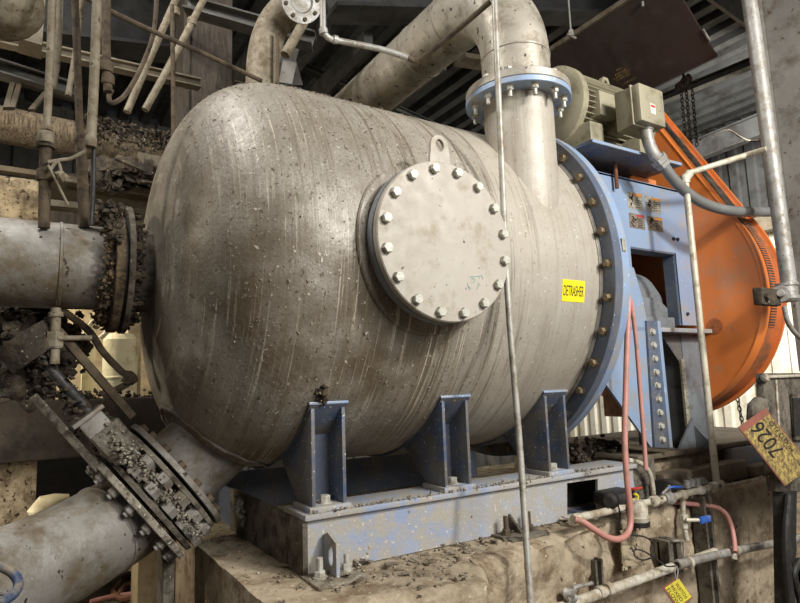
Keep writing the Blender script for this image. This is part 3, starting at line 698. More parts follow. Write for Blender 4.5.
# bearing block behind the opening
b = MB(); b.lathe((1.70, 0.80, -0.05), (1, 0, 0), [(0, 0), (0, 0.19), (0.1, 0.21), (0.40, 0.21), (0.50, 0.16), (0.56, 0.13), (0.56, 0)], 40)
build('bearing_housing', b, M_bearing, dh)
pb = at(648, 325, 'y', 0.58)
b = MB(); z0 = -0.235
b.box((1.72, 0.56, z0), (2.20, 0.86, z0+0.08), 0.004)
b.prism([(1.78, 0.57, z0+0.08), (2.15, 0.57, z0+0.08), (2.15, 0.57, z0+0.14), (2.06, 0.57, z0+0.20), (1.82, 0.57, z0+0.20)], (0, 0.2, 0), 0.004)
build('pillow_block', b, M_bearing, dh)
# shelf, leg and gussets under the opening
b = MB(); b.box((1.55, 0.44, -0.262), (2.46, 1.0, -0.236), 0.002); build('shelf_plate', b, M_bluedirty, dh)
l0 = at(690, 335, 'y', 0.56)
b = MB(); b.box((2.20, 0.54, -0.957), (2.215, 0.72, -0.262)); b.box((2.20, 0.53, -0.957), (2.40, 0.544, -0.262)); leg = build('support_leg', b, M_bearing, dh, 'grey-blue upright leg beside the belt guard', 0)
b = MB(); b.prism([(2.0, 0.535, -0.262), (2.20, 0.535, -0.262), (2.20, 0.535, -0.47)], (0, 0.014, 0)); build('gusset', b, M_saddle, leg)
b = MB(); b.prism([(2.03, 0.50, -0.957), (2.20, 0.50, -0.957), (2.20, 0.50, -0.78)], (0, 0.014, 0)); b.prism([(2.2, 0.38, -0.957), (2.2, 0.54, -0.957), (2.2, 0.54, -0.78)], (0.014, 0, 0)); build('gusset', b, M_bearing, leg)
b = MB(); b.box((2.165, 0.52, -0.86), (2.20, 0.535, -0.42)); build('cover_strip', b, M_sticker, dh, 'grey-green strip along the leg')
# big triangular side bracket with bolt strip
SY = 0.44
def sp(px, py, y=SY): return at(px, py, 'y', y)
b = MB(); b.prism([sp(622, 262), sp(634, 268), sp(643, 300), sp(647, 321), sp(655, 447), sp(651, 447), sp(606, 384), sp(600, 330)], (0, 0.016, 0), 0.001)
sb = build('side_bracket', b, M_blue, dh, 'light blue tapering side bracket', 0)
b = MB(); b.prism([sp(647, 320.5, SY-0.016), sp(657.5, 321, SY-0.016), sp(670, 447.5, SY-0.016), sp(655, 447.5, SY-0.016)], (0, 0.016, 0), 0.001)
bs_ = build('bolted_strip', b, M_bluegrey, sb, 'blue strip with a column of bolts')
b = MB(); b.prism([sp(657.5, 321, SY-0.03), sp(660.5, 321, SY-0.03), sp(673, 447.5, SY-0.03), sp(670, 447.5, SY-0.03)], (0, 0.20, 0), 0.001); build('edge_flange', b, M_blue, sb)
for i in range(9):
    t = i/8; bolt(bs_, sp(651.8+10*t, 332+107.5*t, SY-0.016), (0, -1, 0), 0.0165, 0.014, True, M_bolt)

# ================================================================ ORANGE BELT GUARD
bg = thing('belt_guard', 'large orange teardrop belt guard with slotted rim beside the blue housing', 'belt guard', (2.48, TY, -0.95))
GX, GW = 2.402, 0.25
c1, r1 = (0.90, 0.0), 0.788; c2, r2 = (1.03, 1.32), 0.25
# tangent hull of the two circles in the (y,z) plane
dy, dz = c2[0]-c1[0], c2[1]-c1[1]; D = hypot(dy, dz); th = atan2(dz, dy); be = math.acos((r1-r2)/D)
def hull(e, n1=72, n2=20):
    P = []
    for i in range(n1+1):
        a = th+be+(2*pi-2*be)*i/n1; P.append((c1[0]+(r1+e)*cos(a), c1[1]+(r1+e)*sin(a)))
    for i in range(n2+1):
        a = th-be+2*be*i/n2; P.append((c2[0]+(r2+e)*cos(a), c2[1]+(r2+e)*sin(a)))
    # straight run between circles gets extra points
    Q = []
    for i in range(len(P)):
        a, c = P[i], P[(i+1) % len(P)]; L = hypot(c[0]-a[0], c[1]-a[1]); m_ = max(1, int(L/0.06))
        for k in range(m_): Q.append((a[0]+(c[0]-a[0])*k/m_, a[1]+(c[1]-a[1])*k/m_))
    return Q
H0 = hull(0)
b = MB(); b.prism([(GX, y, z) for y, z in H0], (0.01, 0, 0)); face = build('face_plate', b, M_orange, bg, 'smooth orange face plate', 0)
def band(x0, x1, e0, m, name, lab=None, th_=0.006, y0=None):
    b = MB(); A = hull(e0); B = hull(e0-th_); n = len(A); bm = b.bm
    V = [[bm.verts.new((x, *p)) for p in pp] for x, pp in ((x0, A), (x1, A), (x1, B), (x0, B))]
    for j in range(4):
        for i in range(n): bm.faces.new((V[j][i], V[j][(i+1) % n], V[(j+1) % 4][(i+1) % n], V[(j+1) % 4][i]))
    bmesh.ops.recalc_face_normals(bm, faces=bm.faces); return build(name, b, m, bg, lab, 30)
band(GX-0.004, GX+0.085, 0.004, M_orange, 'front_rim')
band(GX+0.085, GX+GW-0.02, 0.002, M_orangedirty, 'rear_rim')
band(GX+GW-0.02, GX+GW, 0.022, M_orange, 'rear_lip', None, 0.04)
b = MB(); b.prism([(GX+GW-0.012, y, z) for y, z in hull(0)], (0.01, 0, 0)); build('back_plate', b, M_orange, bg, None, 0)
aT = th+be; A_END = radians(198); ARC = (A_END-aT)*r1; LL = sqrt(D*D-(r1-r2)**2)
def rim_at(s_, e):
    """point, tangent and outward normal on the aisle side of the rim, s_ metres up from the low end of the slots"""
    if s_ < ARC:
        a = A_END-s_/r1; return Vector((0, c1[0]+(r1+e)*cos(a), c1[1]+(r1+e)*sin(a))), Vector((0, sin(a), -cos(a))), Vector((0, cos(a), sin(a)))
    p0 = Vector((0, c1[0]+(r1+e)*cos(aT), c1[1]+(r1+e)*sin(aT))); p1 = Vector((0, c2[0]+(r2+e)*cos(aT), c2[1]+(r2+e)*sin(aT)))
    return p0.lerp(p1, min(1, (s_-ARC)/LL)), (p1-p0).normalized(), Vector((0, cos(aT), sin(aT)))
X0, X1 = GX+0.095, GX+0.165
b = MB(); rows = []
for i in range(81):
    p, tn, nn = rim_at((ARC+LL)*i/80, 0.0045); wdn = 0.02 if (ARC+LL)*i/80 > ARC else 0.0
    rows.append([b.bm.verts.new((x, (p+nn*k).y, (p+nn*k).z)) for x, k in ((X0-wdn, -.006), (X0-wdn, 0), (X1+wdn, 0), (X1+wdn, -.006))])
for i in range(80):
    for k in range(3): b.bm.faces.new((rows[i][k], rows[i][k+1], rows[i+1][k+1], rows[i+1][k]))
bmesh.ops.recalc_face_normals(b.bm, faces=b.bm.faces)
build('slotted_strip', b, M_groove, bg, 'dark slotted strip running up the rim')
b = MB()
for i in range(400):
    s_ = i*0.0165
    if s_ > ARC+0.15: break
    c, tn, nn = rim_at(s_, 0.006)
    P = [c-tn*0.0035-nn*0.004, c+tn*0.0035-nn*0.004, c+tn*0.0035+nn*0.001, c-tn*0.0035+nn*0.001]
    b.prism([(X0, q_.y, q_.z) for q_ in P], (X1-X0, 0, 0))
build('vent_slats', b, M_orangedirty, bg, 'thin orange slats across the slotted band', 0)
p = at(715, 326, 'x', GX-0.002); b = MB(); b.lathe(p, (-1, 0, 0), [(0, 0), (0, 0.05), (0.002, 0.05), (0.002, 0)], 28); b.lathe(p, (-1, 0, 0), [(0, 0), (0, 0.008), (0.006, 0.008), (0.006, 0)], 12)
build('hub_plug', b, M_orangedirty, bg, 'darker round plug on the face')
# brownish sheave guard behind the blue leg, lower left part in view
b = MB(); b.box((2.30, 0.62, -0.80), (2.32, 1.25, -0.27)); build('lower_splash_plate', b, M_rust, bg, 'dull brown plate below the shelf')

# ================================================================ MOTOR
mo = thing('electric_motor', 'beige electric motor with cooling fins mounted on the blue platform', 'motor', (1.7, 0.75, 0.78))
MY, MZ, MR = 0.76, 1.165, 0.245
b = MB(); b.lathe((1.40, MY, MZ), (1, 0, 0), [(0, 0), (0, 0.17), (0.012, 0.225), (0.03, MR+0.012), (0.075, MR+0.012), (0.085, MR-0.02), (0.09, 0)], 72)
build('end_bell', b, M_motor, mo)
b = MB(); b.lathe((1.48, MY, MZ), (1, 0, 0), [(0, 0), (0, MR-0.045), (0.62, MR-0.045), (0.62, 0)], 48)
for k in range(44):
    a = 2*pi*k/44; d = Vector((0, cos(a), sin(a))); e = Vector((0, -sin(a), cos(a))); c = Vector((1.48, MY, MZ))+d*(MR-0.05)
    b.prism([c-e*0.003, c+e*0.003, c+e*0.0022+d*0.045, c-e*0.0022+d*0.045], (0.62, 0, 0))
build('finned_body', b, M_motor, mo, None, 30)
b = MB(); b.lathe((2.10, MY, MZ), (1, 0, 0), [(0, 0), (0, MR), (0.05, MR), (0.07, 0.12), (0.07, 0)], 56); b.cyl((2.12, MY, MZ), (2.40, MY, MZ), 0.035); build('drive_end_bell', b, M_motor, mo)
p0 = at(591, 96, 'y', 0.52); p1 = at(613, 118, 'y', 0.52)
b = MB(); b.box((1.56, 0.495, 1.045), (1.84, 0.60, 1.20), 0.004); b.box((1.72, 0.38, 0.99), (1.84, 0.60, 1.16), 0.004); build('name_plate_boss', b, M_motor, mo)
b = MB(); b.box((1.46, 0.50, 0.785), (1.58, 1.02, 0.99), 0.01); b.box((1.92, 0.50, 0.785), (2.04, 1.02, 0.99), 0.01); b.box((1.40, 0.46, 0.78), (2.10, 1.06, 0.815), 0.004); build('mounting_feet', b, M_motor, mo)
e0 = at(606, 84, 'y', 0.62)
b = MB(); holed_plate(b, [(e0.x-0.035, e0.z-0.10), (e0.x+0.035, e0.z-0.10), (e0.x+0.035, e0.z+0.02), (e0.x+0.022, e0.z+0.045), (e0.x-0.022, e0.z+0.045), (e0.x-0.035, e0.z+0.02)],
  [(e0.x+0.014*cos(t), e0.z+0.008+0.017*sin(t)) for t in [2*pi*i/14 for i in range(14)]], lambda x, z: Vector((x, 0.62, z)), (0, 0.03, 0)); build('lifting_eye', b, M_motor, mo)
# terminal box: lid faces the aisle
TYb = 0.23
q0 = at(638.5, 82, 'y', TYb); q1 = at(661.5, 88.5, 'y', TYb); q2 = at(663.5, 123.5, 'y', TYb); q3 = at(641.5, 119.5, 'y', TYb)
x0, x1, z0, z1 = q0.x, q1.x, q3.z, q0.z
b = MB(); b.box((x0, TYb, z0), (x1+0.01, TYb+0.05, z1), 0.008); lid = build('terminal_box_lid', b, M_motor, mo)
b = MB(); b.box((x0-0.006, TYb+0.05, z0-0.008), (x1+0.016, TYb+0.062, z1+0.008), 0.003); b.prism([(x0+0.005, TYb+0.06, z0+0.0), (x0+0.005, TYb+0.06, z1), (x0+0.005, MY-0.36, z1+0.01), (x0+0.005, MY-0.36, z0-0.01)], (x1-x0, 0, 0), 0.004)
tbx = build('terminal_box', b, M_motor, mo)
ls = at(650.5, 108, 'y', TYb); b = MB(); b.box((ls.x, TYb-0.001, ls.z-0.03), (ls.x+0.045, TYb, ls.z+0.03)); lb = build('box_sticker', b, M_wallwhite, lid, 'small white sticker', 0)
b = MB(); b.box((ls.x+0.004, TYb-0.0016, ls.z+0.008), (ls.x+0.041, TYb-0.001, ls.z+0.022)); build('sticker_print', b, M_stickred, lb, None, 0)

# conduit from terminal box
cs = at(645.5, 126, 'y', 0.30)
cd = thing('flexible_conduit', 'thick grey flexible conduit curving from the motor box to the big pipe', 'conduit', cs)
pA = [cs+Vector((0, 0, 0.03)), cs, at(648, 140, 'y', 0.295), at(653, 153, 'y', 0.29), at(659, 160, 'y', 0.285)]
b = MB(); b.tube(pA, 0.034, 20, 6); build('elbow_fitting', b, M_galv, cd)
d = (pA[4]-pA[3]).normalized(); b = MB(); b.hexprism(pA[4]-d*0.02, d, 0.05, 0.035, False); b.hexprism(pA[4]+d*0.02, d, 0.045, 0.03); b.ring(cs-Vector((0, 0, 0.03)), (0, 0, 1), 0.02, 0.042, 0.02, 24); build('lock_nut', b, M_galv, cd)
pB = [pA[4]+d*0.03, at(674, 180, 'y', 0.27), at(690, 195, 'y', 0.25), at(708, 205, 'y', 0.22), at(732, 211, 'y', 0.17), at(768, 212, 'y', 0.14), at(782, 211, 'y', 0.13)]
b = MB(); b.tube(pB, 0.031, 20, 8); build('hose_run', b, M_conduit, cd)

# ================================================================ TOP ELBOW PIPE
ep = thing('elbow_pipe', 'large grey steel elbow pipe rising from the tank nozzle and running back under the roof', 'pipe', (NX_, NY_, 0.835))
b = MB(); b.lathe((NX_, NY_, 0.834), (0, 0, 1), [(0, 0), (0, 0.246), (0.003, 0.25), (0.036, 0.25), (0.04, 0.246), (0.04, 0.19), (0.055, NR+0.006), (0.055, 0)], 84); epf = build('pipe_flange', b, M_pipe, ep)
b = MB(); b.lathe((NX_, NY_, 0.830), (0, 0, 1), [(0, 0), (0, 0.238), (0.006, 0.238), (0.006, 0)], 60); build('gasket', b, M_blackpart, ep, 'thin black gasket')
for k in range(12):
    a = radians(15+30*k-8); bolt(epf, (NX_+0.215*cos(a), NY_+0.215*sin(a), 0.874), (0, 0, 1), 0.0165, 0.018, True, M_bolt)
BR = 0.46; ZE = 1.50
pp = [Vector((NX_, NY_, 0.875)), Vector((NX_, NY_, ZE-BR))]+[Vector((NX_, NY_+BR*(1-cos(t)), ZE-BR+BR*sin(t))) for t in [pi/2*i/24 for i in range(1, 25)]]
b = MB(); b.tube(pp, NR, 64); build('elbow', b, M_elbow, ep, None, 50)
b = MB(); b.tube([(NX_, NY_+BR, ZE), (NX_, 8.2, ZE)], NR, 64); build('pipe_run', b, M_elbow, ep, None, 50)
for c, ax in (((NX_, NY_, ZE-BR), (0, 0, 1)), ((NX_, NY_+BR, ZE), (0, 1, 0)), ((NX_, NY_+BR+0.33, ZE), (0, 1, 0)), ((NX_, NY_, 0.895), (0, 0, 1))):
    b = MB(); b.lathe(Vector(c)-Vector(ax)*0.007, ax, [(0, NR-0.002), (0.004, NR+0.004), (0.010, NR+0.004), (0.014, NR-0.002)], 64); build('weld_bead', b, M_pipe, ep)

# ================================================================ LEFT PIPES
lp = thing('inlet_pipe', 'wide grey horizontal pipe entering the domed end of the tank from the left', 'pipe', (-1.4, TY, IN_Z-0.17))
b = MB(); b.lathe((-1.0, TY, IN_Z), (-1, 0, 0), [(0, 0), (0, 0.168), (1.6, 0.168), (1.6, 0)], 64); build('pipe_run', b, M_pipedirty, lp, None, 50)
b = MB(); b.ring((-0.99, TY, IN_Z), (-1, 0, 0), 0.16, 0.258, 0.032, 72, 0.003); lpf = build('pipe_flange', b, M_cakerust, lp, 'rust-brown flange ring')
for k in range(12):
    a = radians(15+30*k); bolt(lpf, (-1.022, TY-0.222*cos(a), IN_Z+0.222*sin(a)), (-1, 0, 0), 0.018, 0.022, False, M_cakerust, name='nut')
b = MB(); b.lathe((-0.978, TY, IN_Z), (-1, 0, 0), [(0, 0.16), (0, 0.24), (0.012, 0.24), (0.012, 0.16)], 64); build('gasket', b, M_blackpart, lp, 'black gasket')
b = MB(); b.lathe((-1.19, TY, IN_Z), (-1, 0, 0), [(0, 0.166), (0.004, 0.173), (0.012, 0.173), (0.016, 0.166)], 64); build('weld_bead', b, M_pipedirty, lp)
for nm, mm, x_, n_ in (('caked_pulp', M_cakerust, -1.045, 230), ('caked_pulp', M_cakedark, -0.94, 150)):
    cake(lp, nm, ring_pts((x_, TY, IN_Z), (1, 0, 0), 0.215, 24), n_*3, 0.0075, 0.013, mm, 'crumbly pulp around the flange' if mm is M_cakerust else 'dark pulp packed behind the flange')
cake(lp, 'caked_pulp', [at(108, 205, 'y', 0.72), at(112, 212, 'y', 0.72), at(118, 240, 'y', 0.70)], 90, 0.013, 0.014, M_cakedark, 'dark clump on top of the flange')

# sloping outlet pipe with flange
op = thing('outlet_pipe', 'thick grey pipe sloping down to the lower left below the tank', 'pipe', at(60, 600, 'y', 0.75))
pts = [O2+OD*0.02, O2+OD*0.06, at(103, 531, 'y', 0.85), at(60, 556, 'y', 0.76), at(5, 582, 'y', 0.66), at(-70, 618, 'y', 0.52), at(-160, 655, 'y', 0.35)]
b = MB(); b.tube(pts, OR-0.004, 56, 8); build('pipe_run', b, M_pipedirty, op, None, 50)
b = MB(); b.ring(O2, OD, OR-0.02, 0.262, 0.026, 80, 0.003); opf = build('pipe_flange', b, M_cake, op, 'rust-streaked flange')
for k in range(16):
    a = radians(15+22.5*k); bolt(opf, O2+OD*0.026+(uu*cos(a)+vv*sin(a))*0.228, OD, 0.021, 0.024, False, M_pipedirty, name='nut', stud=0.012)
wdir = (at(85, 540, 'y', 0.82)-at(115, 522, 'y', 0.87)).normalized(); wc = at(103, 531, 'y', 0.85)
wdir = (pts[3]-pts[1]).normalized()
b = MB(); b.lathe(wc-wdir*0.006, wdir, [(0, OR-0.008), (0.003, OR+0.001), (0.009, OR+0.001), (0.012, OR-0.008)], 56); build('weld_bead', b, M_pipedirty, op)
# knife gate valve between flanges
kv = thing('knife_gate_valve', 'pulp-caked knife gate valve with long yoke arms between the lower left flanges', 'valve', (O1+O2)/2)
b = MB(); b.lathe(O1+OD*0.012, OD, [(0, OR), (0, 0.255), (0.012, 0.26), (0.018, 0.26), (0.024, 0.205), (0.05, 0.205), (0.055, 0.235), (0.085, 0.235), (0.09, 0.205), (0.105, 0.205), (0.112, 0.26), (0.13, 0.255), (0.13, OR), (0, OR)], 72); kb = build('valve_body', b, M_greymachine, kv)
for k in range(16):
    a = radians(15+22.5*k); c = O1+OD*0.016+(uu*cos(a)+vv*sin(a))*0.228; b = MB(); b.cyl(c, c+OD*0.10, 0.019, 10); c2_ = c+(uu*cos(a)+vv*sin(a))*0.008; b.hexprism(c2_+OD*0.016, OD, 0.036, 0.032, False); b.hexprism(c2_+OD*0.066, OD, 0.036, 0.032, False); build('stud', b, M_pipedirty, kb)
VB = at(85, 400, 'y', 0.90); VC = (O1+O2)/2
YD = (VB-VC); YD = (YD-OD*YD.dot(OD)).normalized(); SD = OD.cross(YD).normalized()
if SD.y > 0: SD = -SD       # towards the aisle
def vpos(a, o, s): return VC+YD*a+OD*o+SD*s
def vbox(b, a0, a1, o0, o1, s0, s1, bev=0.003):
    M_ = Matrix(((YD.x, OD.x, SD.x, VC.x), (YD.y, OD.y, SD.y, VC.y), (YD.z, OD.z, SD.z, VC.z), (0, 0, 0, 1)))
    b.box((a0, o0, s0), (a1, o1, s1), bev, M_)
b = MB(); vbox(b, 0.20, 0.34, -0.055, 0.055, -0.17, 0.17); build('bonnet', b, M_greymachine, kv)
b = MB(); vbox(b, 0.22, 0.40, -0.03, 0.06, 0.05, 0.16, 0.008); vbox(b, 0.40, 0.415, -0.045, 0.075, 0.03, 0.18); build('packing_box', b, M_pipedirty, kv, 'pale grey box on the yoke')
b = MB(); vbox(b, 0.30, 0.72, -0.115, -0.085, 0.06, 0.11, 0.004); build('yoke_arm', b, M_darkpipe, kv)
b = MB(); vbox(b, 0.22, 0.58, 0.085, 0.115, 0.06, 0.11, 0.004); build('yoke_arm', b, M_greymachine, kv)
b = MB(); b.cyl(vpos(0.35, 0.0, 0.06), vpos(0.72, 0.0, 0.06), 0.022, 14); build('stem', b, M_blackpart, kv, 'dark round stem')
b = MB(); b.cyl(vpos(0.68, 0.0, 0.03), vpos(0.78, 0.0, 0.03), 0.10, 24); build('actuator', b, M_cakedark, kv, 'dark actuator head')
cake(kv, 'caked_pulp', [vpos(-.18, 0.0, 0.22), vpos(0.0, 0, 0.25), vpos(0.2, 0, 0.20), vpos(0.35, 0, 0.14)], 420, 0.0065, 0.016, M_cake, 'pale pulp caked over the valve body')
cake(kv, 'caked_pulp', ring_pts(VC, OD, 0.222, 28), 900, 0.0055, 0.013, M_cake, 'pale pulp caked round the valve ring')
cake(kv, 'caked_pulp', [vpos(0.3, 0.03, 0.02), vpos(0.5, 0.02, 0.05), vpos(0.68, 0.0, 0.05)], 200, 0.011, 0.024, M_cakedark, 'dark pulp on the yoke')
# small drain valve under inlet pipe
dv = thing('drain_valve', 'small pale stub pipe with tee handle hanging under the left pipe', 'valve', at(55, 365, 'y', 0.8))
a0 = at(56, 308, 'y', 0.80); a1 = at(54.5, 364, 'y', 0.80)
b = MB(); b.cyl(a0, a1, 0.017, 16); b.cyl(at(56, 312, 'y', .80), at(56, 317, 'y', .8), 0.024, 16); b.hexprism(at(55.5, 332, 'y', .8), (0, 0, -1), 0.03, 0.055, False); b.hexprism(at(55.3, 345, 'y', .8), (0, 0, -1), 0.026, 0.012, False); build('valve_stub', b, M_tanpipe, dv)
b = MB(); b.tube([at(58, 338, 'y', .78), at(92, 338, 'y', .78)], 0.010, 12); build('tee_handle', b, M_tanpipe, dv)
# hooked linkage
b = MB(); b.tube([at(62, 310, 'y', 0.95), at(88, 330, 'y', 0.95), at(103, 352, 'y', .95), at(122, 372, 'y', .95), at(130, 376, 'y', .95), at(130, 382, 'y', .95), at(112, 392, 'y', .95)], 0.014, 10, 4)
b.lump(at(130, 379, 'y', .95), 0.028, 2, .4); b.lump(at(110, 393, 'y', .95), 0.03, 2, .4)
solo('valve_lever', b, M_darkpipe, 'dark bent lever hanging above the valve yoke', 'lever', org=at(110, 393, 'y', .95))
# blue handwheel, bottom-left
hw = thing('blue_handwheel', 'blue handwheel rim poking in at the bottom left edge', 'handwheel', at(-5, 590, 'y', 0.1))
c = at(-29, 584, 'y', 0.10); b = MB(); cc = ring_pts(c, (0.25, -0.30, 1.0), 0.098, 36); b.tube(cc, 0.0115, 12, 0, False)
build('rim', b, M_bluewheel, hw)
b = MB()
for k in (0, 12, 24): b.tube([c, cc[k]], 0.006, 8)
b.cyl(c-Vector((0, 0, 0.02)), c+Vector((0, 0, 0.012)), 0.014, 14); b.cyl(c-Vector((0, 0, 0.35)), c, 0.008, 10); build('spokes', b, M_bluewheel, hw)

# ================================================================ FOREGROUND / RIGHT
b = MB(); b.tube([at(493, -40, 'y', 0.045), at(497, 60, 'y', 0.045), at(501, 150, 'y', 0.045), at(508, 300, 'y', 0.045), at(520, 450, 'y', 0.03), at(530.5, 604, 'y', -0.06), at(533, 640, 'y', -0.075)], 0.0125, 16, 6)
solo('sample_line_pipe', b, M_greypipe, 'thin pale vertical pipe passing just behind the round cover and down past the plinth', 'pipe', org=at(533, 640, 'y', -0.07))
# thin pipe crossing top
b = MB(); b.tube([at(322, -30, 'y', 0.55), at(323, 20, 'y', 0.55), at(323.5, 31, 'y', .55), at(329, 38, 'y', .55), at(340, 41, 'y', .55), at(380, 49, 'y', .5), at(408, 58, 'y', .45)], 0.014, 14, 4)
s_ = solo('water_line', b, M_galv, 'bright thin pipe with elbows crossing in front of the sloping overhead pipe', 'pipe', org=at(322, 0, 'y', .55))
b = MB(); b.tube([at(408, 58, 'y', .45), at(416, 61, 'y', .44), at(425, 56, 'y', .40), at(455, 32, 'y', .25), at(490, 2, 'y', .07)], 0.012, 12, 4); b.lump(at(417, 60, 'y', .44), 0.02, 2, 0.2); build('branch_run', b, M_darkpipe, s_)
b = MB(); b.cyl(at(323, 29, 'y', .55), at(324, 34, 'y', .55), 0.02, 14); b.cyl(at(333, 39, 'y', .55), at(337, 40, 'y', .55), 0.019, 14); build('fitting', b, M_galv, s_)
# white handrail-like pipe
wpz = thing('white_riser_pipe', 'white painted riser pipe with elbow in front of the orange guard', 'pipe', (1.962, 0.25, -1.134))
b = MB(); b.tube([(1.96, 0.25, -1.12), (1.956, 0.25, 0.60)], 0.0185, 16); build('riser', b, M_white, wpz)
b = MB(); t0 = at(685, 174, 'y', .25); t1 = at(745, 155.5, 'y', 0.08); t2 = at(767, 149, 'y', -0.05); b.tube([(1.956, 0.25, 0.60), (1.956, 0.25, 0.625), t0+Vector((0.03, -.01, 0.008))], 0.026, 14, 4); b.lump((1.956, 0.25, 0.63), 0.029, 2, 0.1); build('elbow', b, M_white, wpz)
b = MB(); b.tube([t0+Vector((0.02, -.005, 0.005)), t1, t2], 0.0175, 14); build('cross_run', b, M_white, wpz)
# big galvanised pipe
g0 = at(741, -60, 'y', -0.05); g1 = at(790, 292, 'y', -0.05)
bp = thing('galvanised_riser', 'thick mottled galvanised pipe rising at the right in front of the grey column', 'pipe', g1)
b = MB(); b.cyl(g1, g0, 0.041, 28); build('riser', b, M_galv, bp)
b = MB(); cc_ = at(788, 293, 'y', -0.05); b.lathe(cc_+Vector((0, 0, -0.05)), (0, 0, 1), [(0, 0), (0, 0.05), (0.015, 0.062), (0.03, 0.062), (0.035, 0.05), (0.085, 0.05), (0.09, 0.058), (0.105, 0.058), (0.105, 0)], 28)
build('union_fitting', b, M_galv, bp); b = MB(); b.ring(at(781, 294, 'y', -0.12), (-1, -.4, 0), 0.015, 0.045, 0.02, 28); b.ring(at(781, 294, 'y', -0.13), (-1, -.4, 0), 0.0, 0.02, 0.05, 20); build('hose_union', b, M_galv, bp)
b = MB(); q0 = at(757, 287, 'y', -0.12); q1 = at(780, 306, 'y', -0.12); b.box((q0.x+.015, -0.13, q1.z), (q1.x, -0.085, q0.z), 0.006); b.hexprism(at(766, 297, 'y', -.13), (0, -1, 0), 0.02, 0.018); build('clamp_block', b, M_cakedark, bp, 'dark square clamp block')
b = MB(); b.tube([at(784, 306, 'y', -.1), at(788, 322, 'y', -.1), at(797, 335, 'y', -.1), at(812, 345, 'y', -.1)], 0.013, 12, 5); build('tail_hose', b, M_galv, bp)
# steel column
b = MB()
xl = at(764, 60, 'y', 0.20).x+0.05
b.box((xl, -1.4, -0.52), (xl+0.5, 0.20, 3.9)); b.box((xl-0.05, 0.19, -0.52), (xl+0.55, 0.22, 3.9)); cl = solo('steel_column', b, M_column, 'broad mottled grey steel column behind the galvanised pipe at the right edge', 'column', smooth=0, org=(3.0, 0.3, -0.55))
# grimy machine at right edge
gm = thing('grimy_machine', 'grime-covered machine casing at the right edge carrying the large yellow tag', 'machine', at(790, 480, 'y', -0.1))
m0 = at(761, 376, 'y', -0.1)
b = MB()
def mp(px, py, y=-0.1): return at(px, py, 'y', y)
b.prism([mp(763, 373), mp(845, 373), mp(850, 492), mp(776, 492), mp(772, 470), mp(766, 430)], (0, 0.04, 0), 0.006); casing = build('casing', b, M_greymachine, gm)
b = MB(); b.tube([mp(766, 377, -.11), mp(850, 374, -.11)], 0.008, 8); b.lump(mp(765, 378, -.11), 0.022, 2, .3); b.tube([mp(776, 380, -.105), mp(779, 430, -.105)], 0.006, 8); build('top_rail', b, M_caked_white, gm)
b = MB(); b.prism([mp(790, 394, -.106), mp(840, 394, -.106), mp(840, 440, -.106), mp(793, 440, -.106)], (0, -0.012, 0)); fr_ = build('window_frame', b, M_greymachine, gm)
b = MB(); b.prism([mp(793, 398, -.120), mp(840, 398, -.120), mp(840, 436, -.120), mp(795, 436, -.120)], (0, 0.003, 0)); build('window_pane', b, M_blackpart, fr_, 'dark window pane')
b = MB(); b.prism([mp(753, 404, -.14), mp(760, 397, -.14), mp(770, 400, -.14), mp(768, 430, -.14), mp(752, 420, -.14)], (0, 0.03, 0), 0.004); build('tag_bracket', b, M_greymachine, gm)
b = MB(); b.tube([mp(789, 495, -.12), mp(786, 530, -.12), mp(787, 565, -.12), mp(792, 620, -.12)], 0.020, 10, 5); b.tube([mp(800, 560, -.14), mp(794, 575, -.14), mp(800, 600, -.14), mp(804, 640, -.14)], 0.016, 10, 5); b.prism([mp(783, 486, -.10), mp(797, 486, -.10), mp(795, 640, -.10), mp(786, 640, -.10)], (0, 0.05, 0)); build('drooping_hoses', b, M_blackpart, gm, 'black hoses hanging below the casing')
# large yellow tag
tg = thing('equipment_tag', 'large tilted yellow tag with handwritten number 7026 and a red border', 'tag', mp(770, 440, -0.19))
TGY = -0.19
T0, T1, T2, T3 = at(738.5, 427.5, 'y', TGY), at(765.5, 408, 'y', TGY), at(812, 466, 'y', TGY), at(785, 486, 'y', TGY)
b = MB(); b.prism([T0, T1, T2, T3], (0, 0.004, 0)); pl = build('tag_plate', b, M_tagred, tg, 'red bordered plate', 0)
def bl(u, v, off=0): 
    return (T0*(1-u)*(1-v)+T1*(1-u)*v+T3*u*(1-v)+T2*u*v)+Vector((0, -off, 0))
b = MB(); b.prism([bl(0.09, 0.03, .0012), bl(0.09, 0.96, .0012), bl(1, 0.97, .0012), bl(1, 0.03, .0012)], (0, 0.001, 0)); build('yellow_face', b, M_tagyellow, tg, None, 0)
def tagtext(s, u, v, wu, hv, flip=1, name='handwriting', par=None, m=None, bold=0.0):
    r = bl(u+0.1, v)-bl(u, v); up = bl(u, v+0.1)-bl(u, v)
    W = (bl(u+wu, v)-bl(u, v)).length; Hh = (bl(u, v+hv)-bl(u, v)).length
    R_ = r.normalized()*flip; U_ = up.normalized()*flip
    return text(name, s, par or tg, bl(u, v, 0.0018), R_, U_, W, Hh, m or M_ink, 0.0, bold)
tagtext('7026', 0.34, 0.42, 0.50, 0.44, flip=-1, bold=0.005)
tagtext('MIXED FLO', 0.42, 0.84, 0.5, 0.16, flip=-1)
b = MB(); b.tube([bl(0.1, 0.72, .002), bl(1, 0.72, .002)], 0.0007, 5); build('ruled_line', b, M_ink, tg)
